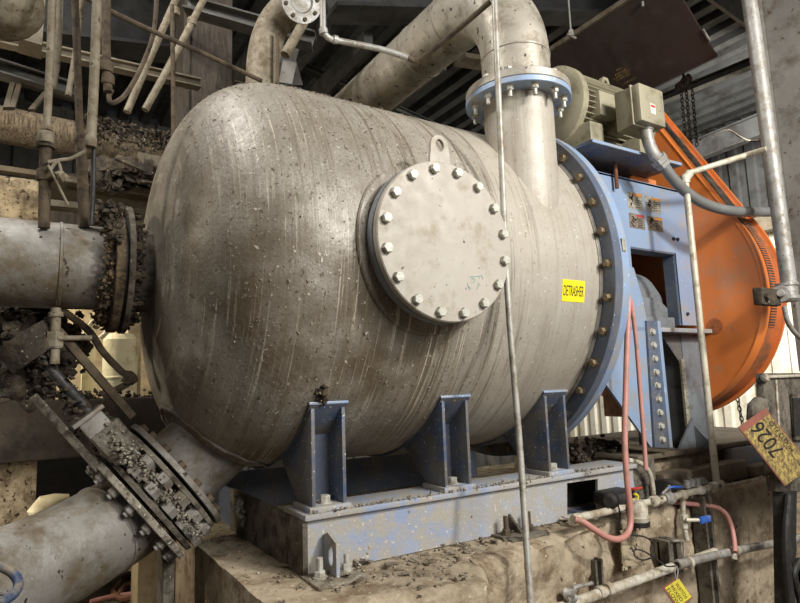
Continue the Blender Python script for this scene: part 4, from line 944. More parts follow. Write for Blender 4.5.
# low pipes on plinth face
y_ = 0.115
b = MB(); P0, P1 = at(548, 612, 'y', y_), at(673, 567, 'y', y_); b.tube([P0, P1, at(715, 552, 'y', y_)], 0.021, 14); lo = solo('lower_service_pipe', b, M_caked_white, 'pale dirty pipe running low across the plinth face towards the bottom edge', 'pipe', org=P1)
b = MB(); b.ring(at(609, 589, 'y', y_)-Vector((0.02, 0, 0)), (1, 0, 0), 0.015, 0.028, 0.03, 20); b.ring(at(601, 592, 'y', y_)-Vector((0.02, 0, 0)), (1, 0, 0), 0.015, 0.026, 0.03, 20); build('coupling', b, M_caked_white, lo)
y2 = 0.09
b = MB(); b.tube([at(677, 565, 'y', y2), at(700, 559, 'y', y2), at(735, 551, 'y', y2+.01), at(765, 545, 'y', y2+.02), at(800, 538, 'y', y2+.03), at(850, 527, 'y', y2+.05)], 0.0195, 16, 4, False)
b.lathe(at(677, 565, 'y', y2), (1, 0, 0), [(0, 0.0145), (-0.002, 0.0145), (-0.002, 0.023), (0.02, 0.023), (0.02, 0.0145)], 20)
p2 = solo('open_ended_pipe', b, M_galv, 'grey pipe with an open left end running right across the plinth face', 'pipe', org=at(677, 565, 'y', y2))
b = MB(); b.cyl(at(677.5, 565, 'y', y2)+Vector((.012, 0, 0)), at(679, 565, 'y', y2)+Vector((.012, 0, 0)), 0.0145, 16); build('bore', b, M_blackpart, p2)
b = MB(); b.ring(at(688, 563, 'y', y2), (1, 0, 0), 0.018, 0.026, 0.02, 20); build('clamp', b, M_caked_white, p2); b = MB(); b.ring(at(734, 551, 'y', y2+.01), (1, 0, 0), 0.018, 0.026, 0.022, 20); b.lump(at(733, 556, 'y', y2), 0.02, 2, .4); build('clamp', b, M_caked_white, p2)
# upright slotted channels on plinth face
def channel(px, py0, py1, y, w_, lab, name='slotted_channel'):
    a = at(px, py0, 'y', y); c = at(px, py1, 'y', y); b = MB()
    b.box((a.x, y, c.z), (a.x+w_*0.25, y+0.07, a.z)); b.box((a.x+w_*0.75, y, c.z), (a.x+w_, y+0.07, a.z)); b.box((a.x+w_*0.25, y+0.035, c.z), (a.x+w_*0.75, y+0.07, a.z-0.01))
    return solo(name, b, M_greymachine, lab, 'bracket', smooth=0, org=c)
channel(595, 561, 592, 0.15, 0.05, 'short slotted steel channel standing left of the paper sheet on the plinth face')
ch = channel(703, 497, 640, 0.17, 0.07, 'long dark upright channel running down the plinth face below the blue-handled valve')
a = at(668, 542, 'y', 0.15); b = MB(); b.box((a.x, 0.15, a.z-0.16), (a.x+0.035, 0.25, a.z)); b.box((a.x+0.065, 0.15, a.z-0.16), (a.x+0.10, 0.25, a.z-0.005)); b.box((a.x, 0.20, a.z-0.16), (a.x+0.10, 0.21, a.z-.01))
br = solo('pipe_bracket', b, M_greymachine, 'double steel bracket above the open end of the grey pipe', 'bracket', smooth=0, org=a)
b = MB(); b.tube([at(672, 541, 'y', 0.14), at(680, 541, 'y', 0.14), at(683.5, 543, 'y', .14), at(684, 560, 'y', 0.14)], 0.006, 8, 3); build('u_bolt', b, M_galv, br)
# valve line
vy = 0.19
def V(px, py, y=vy): return at(px, py, 'y', y)
vl = thing('valve_manifold', 'dirty white water line with ball valves along the plinth top', 'pipe manifold', V(650, 500))
b = MB(); b.tube([V(573, 519, 0.10), V(600, 513, 0.14), V(620, 508, 0.17), V(640, 504), V(655, 501), V(680, 495), V(705, 489), V(719, 484, 0.25)], 0.0165, 14, 3); build('main_run', b, M_caked_white, vl)
for px, py, r_ in ((653, 501.5, .026), (658, 500, .022), (682, 495, .025), (700, 490, .024), (713, 487, .027), (719, 485, .030), (577, 518, .022)):
    b = MB(); b.lathe(V(px, py, vy if px < 715 else .24)-Vector((.02, 0, 0)), (1, 0, -0.05), [(0, 0), (0, r_*.8), (.006, r_), (.034, r_), (.04, r_*.8), (.04, 0)], 16); build('coupling', b, M_caked_white, vl)
b = MB(); b.lathe(V(668, 498)-Vector((.035, 0, 0)), (1, 0, -.05), [(0, 0), (0, .025), (.02, .025), (.025, .032), (.05, .032), (.055, .025), (.075, .025), (.075, 0)], 16); b.cyl(V(670, 497), V(669, 485), .008, 8)
bv = build('ball_valve', b, M_galv, vl)
b = MB(); b.tube([V(668, 488, .17), V(673, 487, .16), V(682, 487, .15)], .006, 8); build('lever_handle', b, M_bluehandle, bv, 'blue lever handle')
b = MB(); b.tube([V(662, 494, .16), V(668, 488, .16)], .006, 8); build('lever_link', b, M_galv, bv)
# pipe stack upper valve (695,480)
b = MB()
for k in range(4): b.cyl(V(687+k*5, 488-k*1.2, .22), V(687+k*5, 480-k*1.0, .22), .020-.002*(k % 2), 12)
b.tube([V(684, 486, .22), V(706, 482, .22)], .012, 10); build('relief_valve', b, M_galv, vl, 'stubby fitting above the line')
# drop with blue handle
b = MB(); b.tube([V(683, 497), V(683, 512), V(684, 527), V(687, 540)], .012, 12); b.hexprism(V(683.5, 515), (0, 0, -1), .024, .02, False); b.hexprism(V(683.5, 522), (0, 0, -1), .022, .02, False); b.cyl(V(683.5, 514), V(684, 528), .019, 12); dr = build('drain_drop', b, M_caked_white, vl)
b = MB(); b.tube([V(686, 520, .16), V(699, 520, .13)], .009, 8); build('handle_stem', b, M_white, dr)
b = MB(); A_, B_ = V(698.5, 520.5, .13), V(709, 520, .13); b.box((A_.x, .115, A_.z-.016), (B_.x, .135, A_.z+.016), .005); build('lever_handle', b, M_bluehandle, dr, 'blue grip of the drain valve')
cake(vl, 'caked_pulp', [V(620, 509, .17), V(655, 501), V(700, 490), V(719, 486, .23)], 90, 0.010, 0.010, M_cake, 'crust on the line')
# white rod going right along plinth from elbow
b = MB(); b.tube([V(723, 486, .24), V(740, 483, .25), V(756, 479, .26), V(762, 477, .27)], .009, 10, 3); solo('side_rod', b, M_caked_white, 'thin pale crusted rod lying right of the riser foot', 'rod', org=V(723, 486, .24))
# pink hoses
b = MB(); hy = 0.06
b.tube([at(629, 296, 'y', 0.12), at(627.5, 330, 'y', .11), at(626, 380, 'y', .10), at(624.8, 440, 'y', .08), at(627, 480, 'y', .07), at(630.5, 512, 'y', .06), at(629, 530, 'y', .05), at(621, 538.5, 'y', .04), at(609, 538, 'y', .04), at(595, 530, 'y', .05), at(583, 522, 'y', .07), at(575, 519.5, 'y', .09)], 0.0135, 14, 6)
solo('pink_hose', b, M_hose, 'faded pink hose hanging down from the flange and looping up to the pipe end', 'hose', org=at(575, 519.5, 'y', .09))
b = MB(); b.tube([at(631, 300, 'y', .26), at(636, 340, 'y', .26), at(640, 390, 'y', .26), at(644, 440, 'y', .25), at(646, 470, 'y', .24)], 0.011, 12, 5)
solo('red_hose', b, M_hose, 'straighter pink hose running down across the blue side bracket', 'hose', org=at(646, 470, 'y', .24))
b = MB(); b.tube([V(672, 502, .24), V(700, 505, .20), V(715, 507, .16), V(725, 513, .12), V(731, 525, .10), V(734, 540, .08), V(735, 552, .06)], 0.012, 12, 5)
solo('short_hose', b, M_hose, 'short faded hose arching over the plinth edge down to the grey pipe', 'hose', org=V(735, 552, .06))
# solenoid / regulator at (615-645, 490-520)
rg = thing('pressure_regulator', 'black regulator with red wheel and yellow tag on the plinth', 'regulator', V(632, 518, .16))
b = MB(); b.box((V(608, 493, .20).x, .16, V(620, 505, .2).z), (V(634, 493, .20).x, .30, V(620, 491, .2).z), .02); b.lathe(V(612, 500, .15), (-1, -.4, 0), [(0, 0), (0, .035), (.02, .035), (.03, .022), (.05, .022), (.05, 0)], 20); build('body', b, M_blackpart, rg)
b = MB(); b.lathe(V(638.5, 521, .12), (0, 0, 1), [(0, 0), (0, .045), (.02, .05), (.022, .045), (.03, .045), (.06, .045), (.09, .03), (.095, 0)], 24); build('bowl', b, M_caked_white, rg, 'tan dome')
b = MB(); b.lathe(V(638.5, 521, .12)-Vector((0, 0, .022)), (0, 0, 1), [(0, 0), (0, .046), (.02, .05), (.02, 0)], 24); build('bowl_ring', b, M_blackpart, rg)
b = MB(); c = V(635, 488.5, .15); b.tube(ring_pts(c, (0, 0.2, 1), 0.028, 20), .005, 8, 0, False); b.tube([c-Vector((.028, 0, 0)), c+Vector((.028, 0, 0))], .004, 6); build('handwheel', b, M_red, rg, 'small red handwheel')
b = MB(); b.cyl(c, V(636, 506, .15), .007, 8); build('spindle', b, M_galv, rg)
b = MB(); b.tube([V(634, 494, .14), V(638, 496, .14), V(636, 503, .14), V(632, 502, .14), V(634, 499, .14)], .0055, 8, 3); build('cable_tag', b, M_yelplastic, rg, 'yellow plastic loop')
# black lens shaped cover right of it
b = MB(); b.lathe(V(663, 497, .30), (1, .25, 0), [(0, 0), (0, .085), (.02, .09), (.13, .075), (.16, .05), (.16, 0)], 28); solo('black_cylinder', b, M_blackpart, 'black dusty cylinder lying on the plinth behind the ball valve', 'cylinder', org=V(663, 497, .3))
# black wire with loop
b = MB(); b.tube([V(610, 498, .15), V(617, 503, .13), V(620, 515, .12), V(619, 533, .11), V(630, 535, .11), V(645, 537, .11), V(654, 545, .11), V(653, 556, .11), V(643, 560, .11), V(635, 556, .10), V(635, 550, .10), V(643, 551, .10), V(655, 558, .09), V(666, 566, .07), V(676, 566, .062)], .0036, 8, 6)
solo('black_wire', b, M_blackpart, 'thin black wire looping in front of the paper sheet', 'wire', org=V(676, 566, -.03))
# paper sheet / plate hanging
b = MB(); q = [V(620.5, 531, .17), V(640, 524, .17), V(645, 565, .15), V(623, 571, .15)]; b.prism(q, (0, .006, 0)); solo('stained_sheet', b, M_litconcrete, 'stained tan sheet hanging on the plinth face under the hose loop', 'sheet', smooth=0, org=q[0])
# pale hook left low (575,570)
b = MB(); b.tube([V(575, 592, .1), V(574, 588, .1), V(580, 586, .1), V(592, 583, .1)], .0085, 8, 3); b.lump(V(568, 594, .1), .025, 2, .3); b.lump(V(573, 598, .1), .02, 2, .3); b.tube([V(566, 600, .1), V(572, 590, .1)], .008, 8)
solo('low_valve', b, M_galv, 'small grey valve with a flat lever at the bottom of the plinth face', 'valve', org=V(568, 594, .1))
# small yellow tag
st = thing('lockout_tag', 'small crumpled yellow tag hanging from the open-ended pipe', 'tag', at(678, 572, 'y', .05))
T0, T1, T2, T3 = at(662, 588, 'y', .045), at(678, 577, 'y', .045), at(693, 598, 'y', .045), at(677, 609, 'y', .045)
b = MB(); b.prism([T0, T1, T2, T3], (0, .002, 0)); build('tag_plate', b, M_tagred, st, 'faded pink card', 0)
b = MB(); b.prism([bl(0.06, 0.12, .0008), bl(0.06, 0.98, .0008), bl(.94, .98, .0008), bl(.94, .12, .0008)], (0, .0006, 0)); build('yellow_face', b, M_tagyellow2, st, None, 0)
for i, (s, v) in enumerate((('W87026', .72), ('MIXED', .45), ('FLOW', .22))): text('handwriting', s, st, bl(.5, v, .0014), (bl(.6, v)-bl(.5, v)), (bl(.5, v+.1)-bl(.5, v)), (bl(.85, v)-bl(.15, v)).length, (bl(.5, v+.17)-bl(.5, v)).length, M_ink, 0.0)
b = MB(); b.tube([at(676, 566, 'y', .06), at(675, 572, 'y', .045), at(676, 580, 'y', .043), at(678, 572, 'y', .045), at(677, 566, 'y', .06)], .002, 6, 4); build('wire_loop', b, M_galv, st)
# base beyond: raised kerb, blue-grey panel and shelf at (640-760, 430-480)
b = MB(); K = lambda px, py, y=.5: at(px, py, 'y', y)
b.box((1.62, 0.52, -1.162), (3.0, 1.5, -0.985), .01)
solo('drive_plinth', b, M_concrete, 'raised tan concrete block under the blue drive housing', 'concrete plinth', org=(2.2, .5, -1.1), smooth=0)
b = MB(); b.box((1.60, 0.47, -0.984), (3.6, 1.5, -0.957), .003); solo('steel_plate', b, M_lightbeam, 'thick dusty plate on the raised block at the foot of the grey leg', 'steel plate', org=(2.2, .5, -1.0))
b = MB(); b.box((2.50, 0.45, -1.14), (3.6, 0.51, -0.99), .004); solo('blue_channel', b, M_bluedirty, 'grey-blue painted channel right of the white riser foot', 'channel', org=(2.6, .3, -1.26))
b = MB(); b.box((1.66, 0.36, -1.155), (2.50, 0.47, -1.05), .012); solo('timber_block', b, M_lightbeam, 'long tan weathered timber lying on the plinth behind the valve line', 'timber', org=(1.9, .3, -1.1))
b = MB(); b.box((2.52, 0.33, -1.155), (3.0, 0.43, -1.09), .012); solo('wooden_beam', b, M_lightbeam, 'brown beam end on the plinth right of the riser foot', 'timber', org=(2.4, .3, -1.1))
b = MB(); A_ = at(696, -12, 'y', .75); b.prism([A_, at(747, 25, 'y', .75), at(760, 26, 'y', .75), at(760, -12, 'y', .75)], (0, .03, 0)); solo('overhead_plate', b, M_column, 'pale grey angled plate at the top behind the galvanised pipe', 'plate', smooth=0, org=A_)
# hanging chain by the wall
def chain(name, pa, pb, link, m, label):
    pa, pb = Vector(pa), Vector(pb); n = int((pb-pa).length/(link*1.45)); b = MB(); d = (pb-pa).normalized(); _, u, v = frame_of(d)
    for i in range(n):
        c = pa.lerp(pb, (i+.5)/n); s1 = u if i % 2 else v
        P = [c+d*(link*.9*cos(t))+s1*(link*.5*sin(t)) for t in [2*pi*k/12 for k in range(13)]]
        b.tube(P, link*.17, 6, 0, False)
    return solo(name, b, m, label, 'chain', org=pb)
chain('hanging_chain', at(736, 392, 'x', 2.75), at(743, 426, 'x', 2.75), 0.022, M_blackpart, 'short dark chain hanging under the orange guard before the white wall')
cake(None, 'rubble_heap', [at(575, 455, 'y', .8), at(600, 452, 'y', .8), at(622, 458, 'y', .7)], 260, .020, .035, M_cakedark, 'dark rubble and dried pulp heaped under the big blue flange', 'debris')

# ================================================================ OVERHEAD RIGHT
Ya = 0.62
Pa, Pb = at(717, 57, 'y', Ya), at(683, 0, 'y', Ya); wv = (Pb-Pa).normalized()
nrm = wv.cross(Vector((0, 1, 0))).normalized()
def onplane(px, py):
    d = _F+_R*((px-400)/FPX)-_U*((py-301.5)/FPX); return CAMLOC+d*((Pa-CAMLOC).dot(nrm)/d.dot(nrm))
Pc = onplane(552, 50); s_len = (Pc-Pa).dot(wv)
far = Vector((0, 1, 0))*1.9
bpn = thing('brown_panel', 'dark brown rectangular board hung above the motor with faint yellow printing', 'board', Pa)
up_ = nrm if nrm.z > 0 else -nrm
b = MB(); b.prism([Pa, Pa+wv*s_len, Pa+wv*s_len+far, Pa+far], up_*0.02, .001); build('board', b, M_brownpanel, bpn, None, 0)
b = MB(); e = Pa+wv*s_len; b.box((e.x-.02, e.y-.05, e.z-.012), (e.x+.01, e.y+1.95, e.z+.03)); build('edge_angle', b, M_lightbeam, bpn, 'pale metal edge strip')
for i, (s, px, py, W) in enumerate((('BB', 619, 69, .05), ('MIKAR', 621, 72, .12), ('LAMITEX', 622, 74.5, .17), ('OSWEGO', 623, 77, .14), ('1-800-CO', 629, 81, .14))):
    c = onplane(px, py); text('faint_print', s, bpn, c-up_*.002, Vector((0, -1, 0)), wv, W, .018, M_tagyellow, 0.0)
b = MB(); c = onplane(708, 36)-up_*.01; b.tube([c+wv*.07, c-wv*.03, c-wv*.03+up_*.02], .007, 8); build('hook', b, M_galv, bpn); b = MB(); c = onplane(643, 1)-up_*.01; b.tube([c, c+Vector((0, 0, -.04))], .01, 8); build('hook', b, M_galv, bpn)
# rod hanger at (568,0..35)
h0 = at(571, 33, 'y', 1.3); b = MB(); b.cyl(h0, h0+Vector((0, 0, 1.5)), .007, 8); b.cyl(h0-Vector((0, 0, .03)), h0+Vector((0, 0, .02)), .022, 8); b.tube([h0-Vector((.04, 0, .02)), h0+Vector((.05, 0, -.03))], .01, 8)
solo('hanger_rod', b, M_galv, 'thin threaded hanger rod holding the edge of the brown board', 'hanger rod', org=h0)
# chain hoist drop
ho = thing('chain_hoist', 'rusty chain hoist hanging behind the motor terminal box', 'hoist', at(687, 130, 'y', 1.2))
b = MB(); c = at(684, 82, 'y', 1.2); b.lump(c, .05, 2, .4, (1, .8, 1.1)); b.lump(at(679, 86, 'y', 1.2), .035, 2, .4); b.lump(at(688, 78, 'y', 1.2), .04, 2, .3, (.8, .8, 1.4)); build('hoist_body', b, M_darkpipe, ho)
b = MB(); c = at(684, 82, 'y', 1.2); b.cyl(c, Vector((c.x, c.y, 3.97)), .012, 8); build('suspension_rod', b, M_darkpipe, ho)
for px in (681, 686, 692):
    pa, pb = at(px, 88, 'y', 1.2), at(px+5, 146, 'y', 1.2); n = 16; b = MB(); d = (pb-pa).normalized(); _, u_, v_ = frame_of(d)
    for i in range(n):
        cc2 = pa.lerp(pb, (i+.5)/n); s1 = u_ if i % 2 else v_
        b.tube([cc2+d*(.022*cos(t))+s1*(.013*sin(t)) for t in [2*pi*k/10 for k in range(11)]], .0045, 5, 0, False)
    build('chain', b, M_darkpipe, ho)
# beams behind at right: long lit beam and a curved cable
def beam(name, a, c, h, wd, m, label, cat='beam', group=None, flange=0.0):
    a, c = Vector(a), Vector(c); d = (c-a); u = d.normalized(); s = u.cross(Vector((0, 0, 1))).normalized(); v = s.cross(u)
    b = MB()
    def seg(s0, s1, v0, v1): b.prism([a+s*s0+v*v0, a+s*s1+v*v0, a+s*s1+v*v1, a+s*s0+v*v1], d)
    if flange: seg(-wd/2, wd/2, 0, flange); seg(-wd/2, wd/2, h-flange, h); seg(-flange/2, flange/2, flange, h-flange)
    else: seg(-wd/2, wd/2, 0, h)
    return solo(name, b, m, label, cat, group, org=a, smooth=0)
def bm_px(name, p0, p1, y0, y1, h, wd, m, label, cat='beam', group=None, flange=0.0):
    return beam(name, at(*p0, 'y', y0), at(*p1, 'y', y1), h, wd, m, label, cat, group, flange)
bm_px('roof_purlin', (640, 112), (840, 32), 3.0, 0.6, .10, .12, M_beam, 'long grey angle beam crossing behind the hoist chains', flange=.015)
bm_px('deep_girder', (660, 175), (860, 98), 4.2, 1.4, .34, .16, M_deck, 'deep grey girder behind the white cross pipe, upper of the two on the right', flange=.02)
bm_px('pale_girt', (690, 212), (860, 165), 5.0, 2.4, .16, .12, M_lightbeam, 'pale horizontal girt above the corrugated wall behind the orange guard', flange=.02)
b = MB(); b.tube([at(700, 140, 'y', 1.6), at(712, 135, 'y', 1.6), at(728, 130, 'y', 1.6), at(742, 138, 'y', 1.6), at(752, 141, 'y', 1.6), at(770, 139, 'y', 1.3), at(764, 139.5, 'y', .9)], .009, 8, 6); solo('looping_cable', b, M_darkpipe, 'grey cable looping behind the white cross pipe', 'cable', org=at(712, 135, 'y', 1.6))
bm_px('cable_tray', (552, 60), (640, 4), 2.6, 1.0, .06, .06, M_lightbeam, 'thin pale strut running along the left edge of the brown board') if False else None
# roof beams over the middle
for i, (p0, p1, ya, yb, h, wd, m, lab, fl) in enumerate((
    ((330, 15), (640, 20), 2.3, 2.3, .45, .3, M_deck, 'deep dark girder spanning behind the sloping overhead pipe', .03),
    ((460, 62), (640, 88), 2.6, 2.6, .05, .20, M_lightbeam, 'pale narrow strut seen under the elbow pipe', 0),
    ((280, 60), (480, 150), 4.5, 4.5, .08, .1, M_beam, 'grey brace low behind the tank top, left of the elbow', 0.01),
)): bm_px('roof_beam', p0, p1, ya, yb, h, wd, m, lab, flange=fl)
for i in range(5):
    z = 2.6; x = 0.35+i*.42
    b = MB(); b.box((x, 2.7, 2.55), (x+.09, 8.0, 2.70)); solo('roof_joist', b, M_beam, 'grey roof joist in the dark bay between the sloping pipe and the board', 'joist', 'roof joists over the tank', org=(x, 2.7, 2.55), smooth=0)

# ================================================================ OVERHEAD LEFT
# vertical elbow pipe with flange (top middle-left)
vp_ = thing('vent_pipe', 'dusty vertical pipe bending right to a bolted flange above the domed end', 'pipe', at(272, 82, 'y', 1.25))
vr = .088
q = lambda px, py, y=1.25: at(px, py, 'y', y)
b = MB(); b.tube([q(262, 130), q(262, 90), q(264, 55), q(271, 30), q(284, 12, 1.18), q(300, 2, 1.08)], vr, 28, 6); build('pipe_run', b, M_tanpipe, vp_, None, 60)
fc = at(301, 2, 'y', 1.0); fd = Vector((-.10, -.9, -.40)).normalized()
b = MB(); b.lathe(fc, fd, [(0, 0), (0, .095), (.0, .108), (.02, .108), (.02, .06), (.01, .05), (.01, 0)], 36); b.cyl(fc-fd*.14, fc, .06, 24); vf = build('pipe_flange', b, M_galv, vp_)
_, fu, fv = frame_of(fd)
for k in range(8):
    a = 2*pi*k/8+.3; bolt(vf, fc+fd*.02+(fu*cos(a)+fv*sin(a))*.086, fd, .011, .01, False, M_darkpipe)
b = MB(); b.tube([q(277.5, 84, 1.12), q(277.5, 31, 1.12)], .010, 10); build('rod_stay', b, M_darkpipe, vp_)
b = MB(); b.tube([q(285, 55, 1.5), q(305, 20, 1.5), q(318, 0, 1.5)], .03, 14); solo('angled_brace_pipe', b, M_tanpipe, 'short lit pipe sloping up right behind the vent pipe', 'pipe', org=q(285, 55, 1.5))
# column box behind
b = MB(); x0, x1 = at(186, 60, 'y', 2.3).x, at(232, 60, 'y', 2.3).x; b.box((x0, 2.3, FLOOR), (x1, 2.65, 4.0)); b.box((x0-.02, 2.28, FLOOR), (x0+.02, 2.3, 4.0)); solo('boxed_column', b, M_wood, 'brown boxed column rising behind the domed end', 'column', org=(x0, 2.3, FLOOR), smooth=0)
b = MB(); x0, x1 = at(296, 60, 'y', 2.6).x, at(312, 60, 'y', 2.6).x; b.box((x0-.1, 2.6, FLOOR), (min(x1+.08, NX_-NR-.03), 2.9, 4.0)); solo('rear_column', b, M_wood, 'second brown column, right of the vent pipe', 'column', org=(x0, 2.6, FLOOR), smooth=0)
b = MB(); b.prism([q(270, 85, 2.0), q(284, 40, 2.0), q(300, 10, 2.0), q(312, 5, 2.0), q(296, 60, 2.0), q(290, 90, 2.0)], (0, .02, 0)); b.prism([q(284, 85, 1.9), q(296, 60, 1.9), q(303, 85, 1.9)], (0, .02, 0)); gs_ = solo('gusset_sheet', b, M_beam, 'dark riveted web plate behind the vent pipe', 'plate', smooth=0, org=q(284, 85, 2.0))
bm_px('steel_angle', (185, 12), (312, 48), 2.0, 1.6, .09, .12, M_beam, 'grey steel angle crossing at the top behind the vent pipe', flange=.012)
b = MB(); b.prism([q(283, 60, 1.8), q(297, 62, 1.8), q(292, 84, 1.8), q(279, 82, 1.8)], (0, .01, 0)); build('pale_panel', b, M_column, gs_, 'small pale grey panel')
# horizontal members at left
L_ = lambda px, py, y=1.9: at(px, py, 'y', y)
b = MB(); b.tube([L_(-120, 108, 2.2), L_(0, 124, 2.2), L_(100, 144, 2.2), L_(200, 166, 2.2), L_(300, 186, 2.2)], .105, 24); solo('fibre_coated_header', b, M_fibre, 'long thick pipe coated with hanging brown fibre crossing behind the left pipes', 'pipe', org=L_(0, 124, 2.2))
b = MB()
for i in range(1500):
    t = random.random(); p = L_(0, 124, 2.2).lerp(L_(200, 166, 2.2), .35+t*.75)+Vector((random.uniform(-.02, .02), -.03-random.random()*.085, random.uniform(-.03, .14)))
    b.lump(p, random.uniform(.004, .014), 1, .6, (1, .7, 1.6))
solo('fibre_mat', b, M_cakedark, 'shaggy dark fibre heaped on the long left header pipe', 'debris', kind='stuff')
bm_px('light_channel', (-60, 32), (200, 89), 2.0, 2.0, .06, .07, M_lightbeam, 'narrow tan channel crossing high behind the vertical left pipes', flange=.01)
bm_px('upper_brace', (-40, 64), (75, 99), 1.8, 1.8, .075, .1, M_beam, 'grey sheet brace sloping behind the leftmost pipes', flange=.01)
bm_px('dark_girder', (-60, 30), (210, 60), 3.4, 3.4, .65, .3, M_deck, 'wide dark grey girder high at the left', flange=.03)
b = MB(); b.prism([L_(19, -20, 1.5), L_(47, -20, 1.5), L_(42, 45, 1.5), L_(18, 38, 1.5)], (0, .15, 0)); solo('hanging_box', b, M_lightbeam, 'brown box-like hanger at the top left beside the round duct', 'box', smooth=0, org=L_(18, 38, 1.5))
b = MB(); b.lump(L_(2, 0, 1.2), .16, 4, .05); b.tube([L_(5, -5, 1.2), L_(-60, -30, 1.2)], .14, 28); solo('round_duct', b, M_tanpipe, 'rounded pipe end in the top left corner', 'duct', org=L_(2, 0, 1.2))
for i, (a, c) in enumerate((((10, 88), (3, 104)), ((17, 88), (9, 104)), ((45, 95), (28, 106)))):
    b = MB(); b.prism([L_(a[0], a[1]-6, 1.8), L_(a[0]+5, a[1]-6, 1.8), L_(c[0]+6, c[1]+3, 1.8), L_(c[0], c[1]+3, 1.8)], (0, .04, 0)); solo('lattice_strut', b, M_lightbeam, 'short slanted strut below the grey brace at the left', 'strut', 'lattice struts at the left', smooth=0, org=L_(c[0], c[1], 2.0))
# vertical pipes
def vpipe(pts, y, r, m, lab, name='vertical_pipe', fits=()):
    P = [at(px, py, 'y', y) for px, py in pts]; o = None
    b = MB(); b.tube(P, r, 16, 3 if len(P) > 2 else 0); o = solo(name, b, m, lab, 'pipe', org=P[-1])
    for px, py, rr in fits:
        c = at(px, py, 'y', y); b = MB(); b.lathe(c-Vector((0, 0, .02)), (0, 0, 1), [(0, 0), (0, rr*.9), (.008, rr), (.034, rr), (.042, rr*.9), (.042, 0)], 18); build('coupling', b, m, o)
    return o
vpipe([(98, -30), (95, 60), (91, 145)], .72, .0175, M_tanpipe, 'pale speckled vertical pipe, brightest of the left bundle', fits=((91, 142, .021),))
vpipe([(53, -30), (50, 60), (47, 130)], .78, .0135, M_tanpipe, 'slim tan vertical pipe, leftmost of the bundle', fits=((46, 138, .028),))
vpipe([(47, 130), (45, 170), (44, 228)], .80, .020, M_darkpipe, 'dark lower run of the leftmost pipe standing on the wide grey pipe', fits=((46, 143, .036), (45, 176, .030)))
vpipe([(61, -30), (58, 50), (53, 90)], .95, .0125, M_tanpipe, 'thin pipe just right of the leftmost vertical pipe')
vpipe([(74, -30), (77, 50), (80, 138)], .85, .014, M_darkpipe, 'brown vertical pipe leaning right in the left bundle', fits=((80, 140, .018),))
vpipe([(81, 140), (83, 190), (84, 228)], .85, .020, M_darkpipe, 'grimy brown post beneath the pale speckled pipe')
vpipe([(82, 0), (76, 50), (68, 96)], 1.1, .012, M_tanpipe, 'thin tan pipe slanting left behind the speckled pipe')
vpipe([(107, -30), (106, 40), (108, 92)], .95, .018, M_darkpipe, 'brown vertical pipe with a clamp, right of the speckled pipe', fits=((106, 68, .030), (108, 80, .026)))
vpipe([(180, -10), (150, 58), (127, 112)], 1.6, .019, M_tanpipe, 'tan pipe sloping down left, nearer the bundle', fits=((175, 12, .028),))
vpipe([(206, -5), (175, 55), (145, 110)], 1.6, .019, M_tanpipe, 'tan pipe sloping down left, nearer the domed end', fits=((192, 22, .026),))
vpipe([(172, 5), (173, 70), (173.5, 145)], 1.3, .011, M_darkpipe, 'slim straight grey conduit left of the domed end')
vpipe([(94, 145), (93, 190), (91, 225)], .74, .009, M_blackpart, 'thin dark rod below the speckled pipe')
b = MB(); b.tube([at(84, -4, 'y', 1.0), at(104, 8, 'y', 1.0), at(150, 30, 'y', 1.05), at(200, 52, 'y', 1.1), at(262, 81, 'y', 1.1)], .0115, 10, 4); solo('diagonal_conduit', b, M_darkpipe, 'thin dark conduit running diagonally down to the tank top', 'conduit', org=at(262, 81, 'y', 1.1))
b = MB(); b.tube([at(157, -5, 'y', 1.2), at(153, 35, 'y', 1.2), at(140, 70, 'y', 1.2), at(125, 95, 'y', 1.2), at(112, 103, 'y', 1.2), at(109, 96, 'y', 1.2), at(112, 90, 'y', 1.2)], .011, 10, 6); solo('drooping_cable', b, M_darkpipe, 'grey cable drooping in a hook between the left pipes', 'cable', org=at(112, 103, 'y', 1.2))
b = MB(); b.tube([at(48, 162, 'y', .76), at(60, 160, 'y', .76), at(72, 158, 'y', .76), at(86, 150, 'y', .74), at(92, 142, 'y', .74)], .007, 8, 5); b.tube([at(50, 170, 'y', .74), at(58, 162, 'y', .74), at(62, 178, 'y', .74), at(58, 172, 'y', .74)], .006, 8, 4); b.tube([at(48, 165, 'y', .74), at(58, 185, 'y', .74), at(68, 205, 'y', .74)], .005, 8, 4); b.lump(at(61, 176, 'y', .74), .020, 2, .4)
solo('cable_tangle', b, M_tanpipe, 'tangle of pale cables tied between the left vertical pipes', 'cable', org=at(61, 176, 'y', .74))
# tray and debris behind between bundle and tank
b = MB(); b.prism([L_(48, 172, 1.7), L_(155, 190, 1.7), L_(155, 196, 1.7), L_(48, 178, 1.7)], (0, .5, 0)); b.prism([L_(48, 199, 1.7), L_(155, 210, 1.7), L_(155, 216, 1.7), L_(48, 205, 1.7)], (0, .1, 0)); solo('timber_shelf', b, M_lightbeam, 'dusty shelf rails behind the left bundle, heaped with debris', 'shelf', smooth=0, org=L_(48, 178, 1.7))
b = MB(); b.prism([L_(40, 170, 2.3), L_(175, 185, 2.3), L_(175, 245, 2.3), L_(40, 240, 2.3)], (0, .05, 0)); solo('plank_screen', b, M_wood, 'upright brown plank screen behind the shelf rails', 'screen', smooth=0, org=L_(40, 240, 2.3))
b = MB()
for i in range(320):
    p = L_(random.uniform(88, 155), random.uniform(166, 190), random.uniform(1.6, 1.9))
    if random.random() < .5: b.lump(p, random.uniform(.004, .012), 1, .6, (1, .7, .5))
    else: b.flake(p, (random.random()-.5, -1, random.random()), random.uniform(.03, .12))
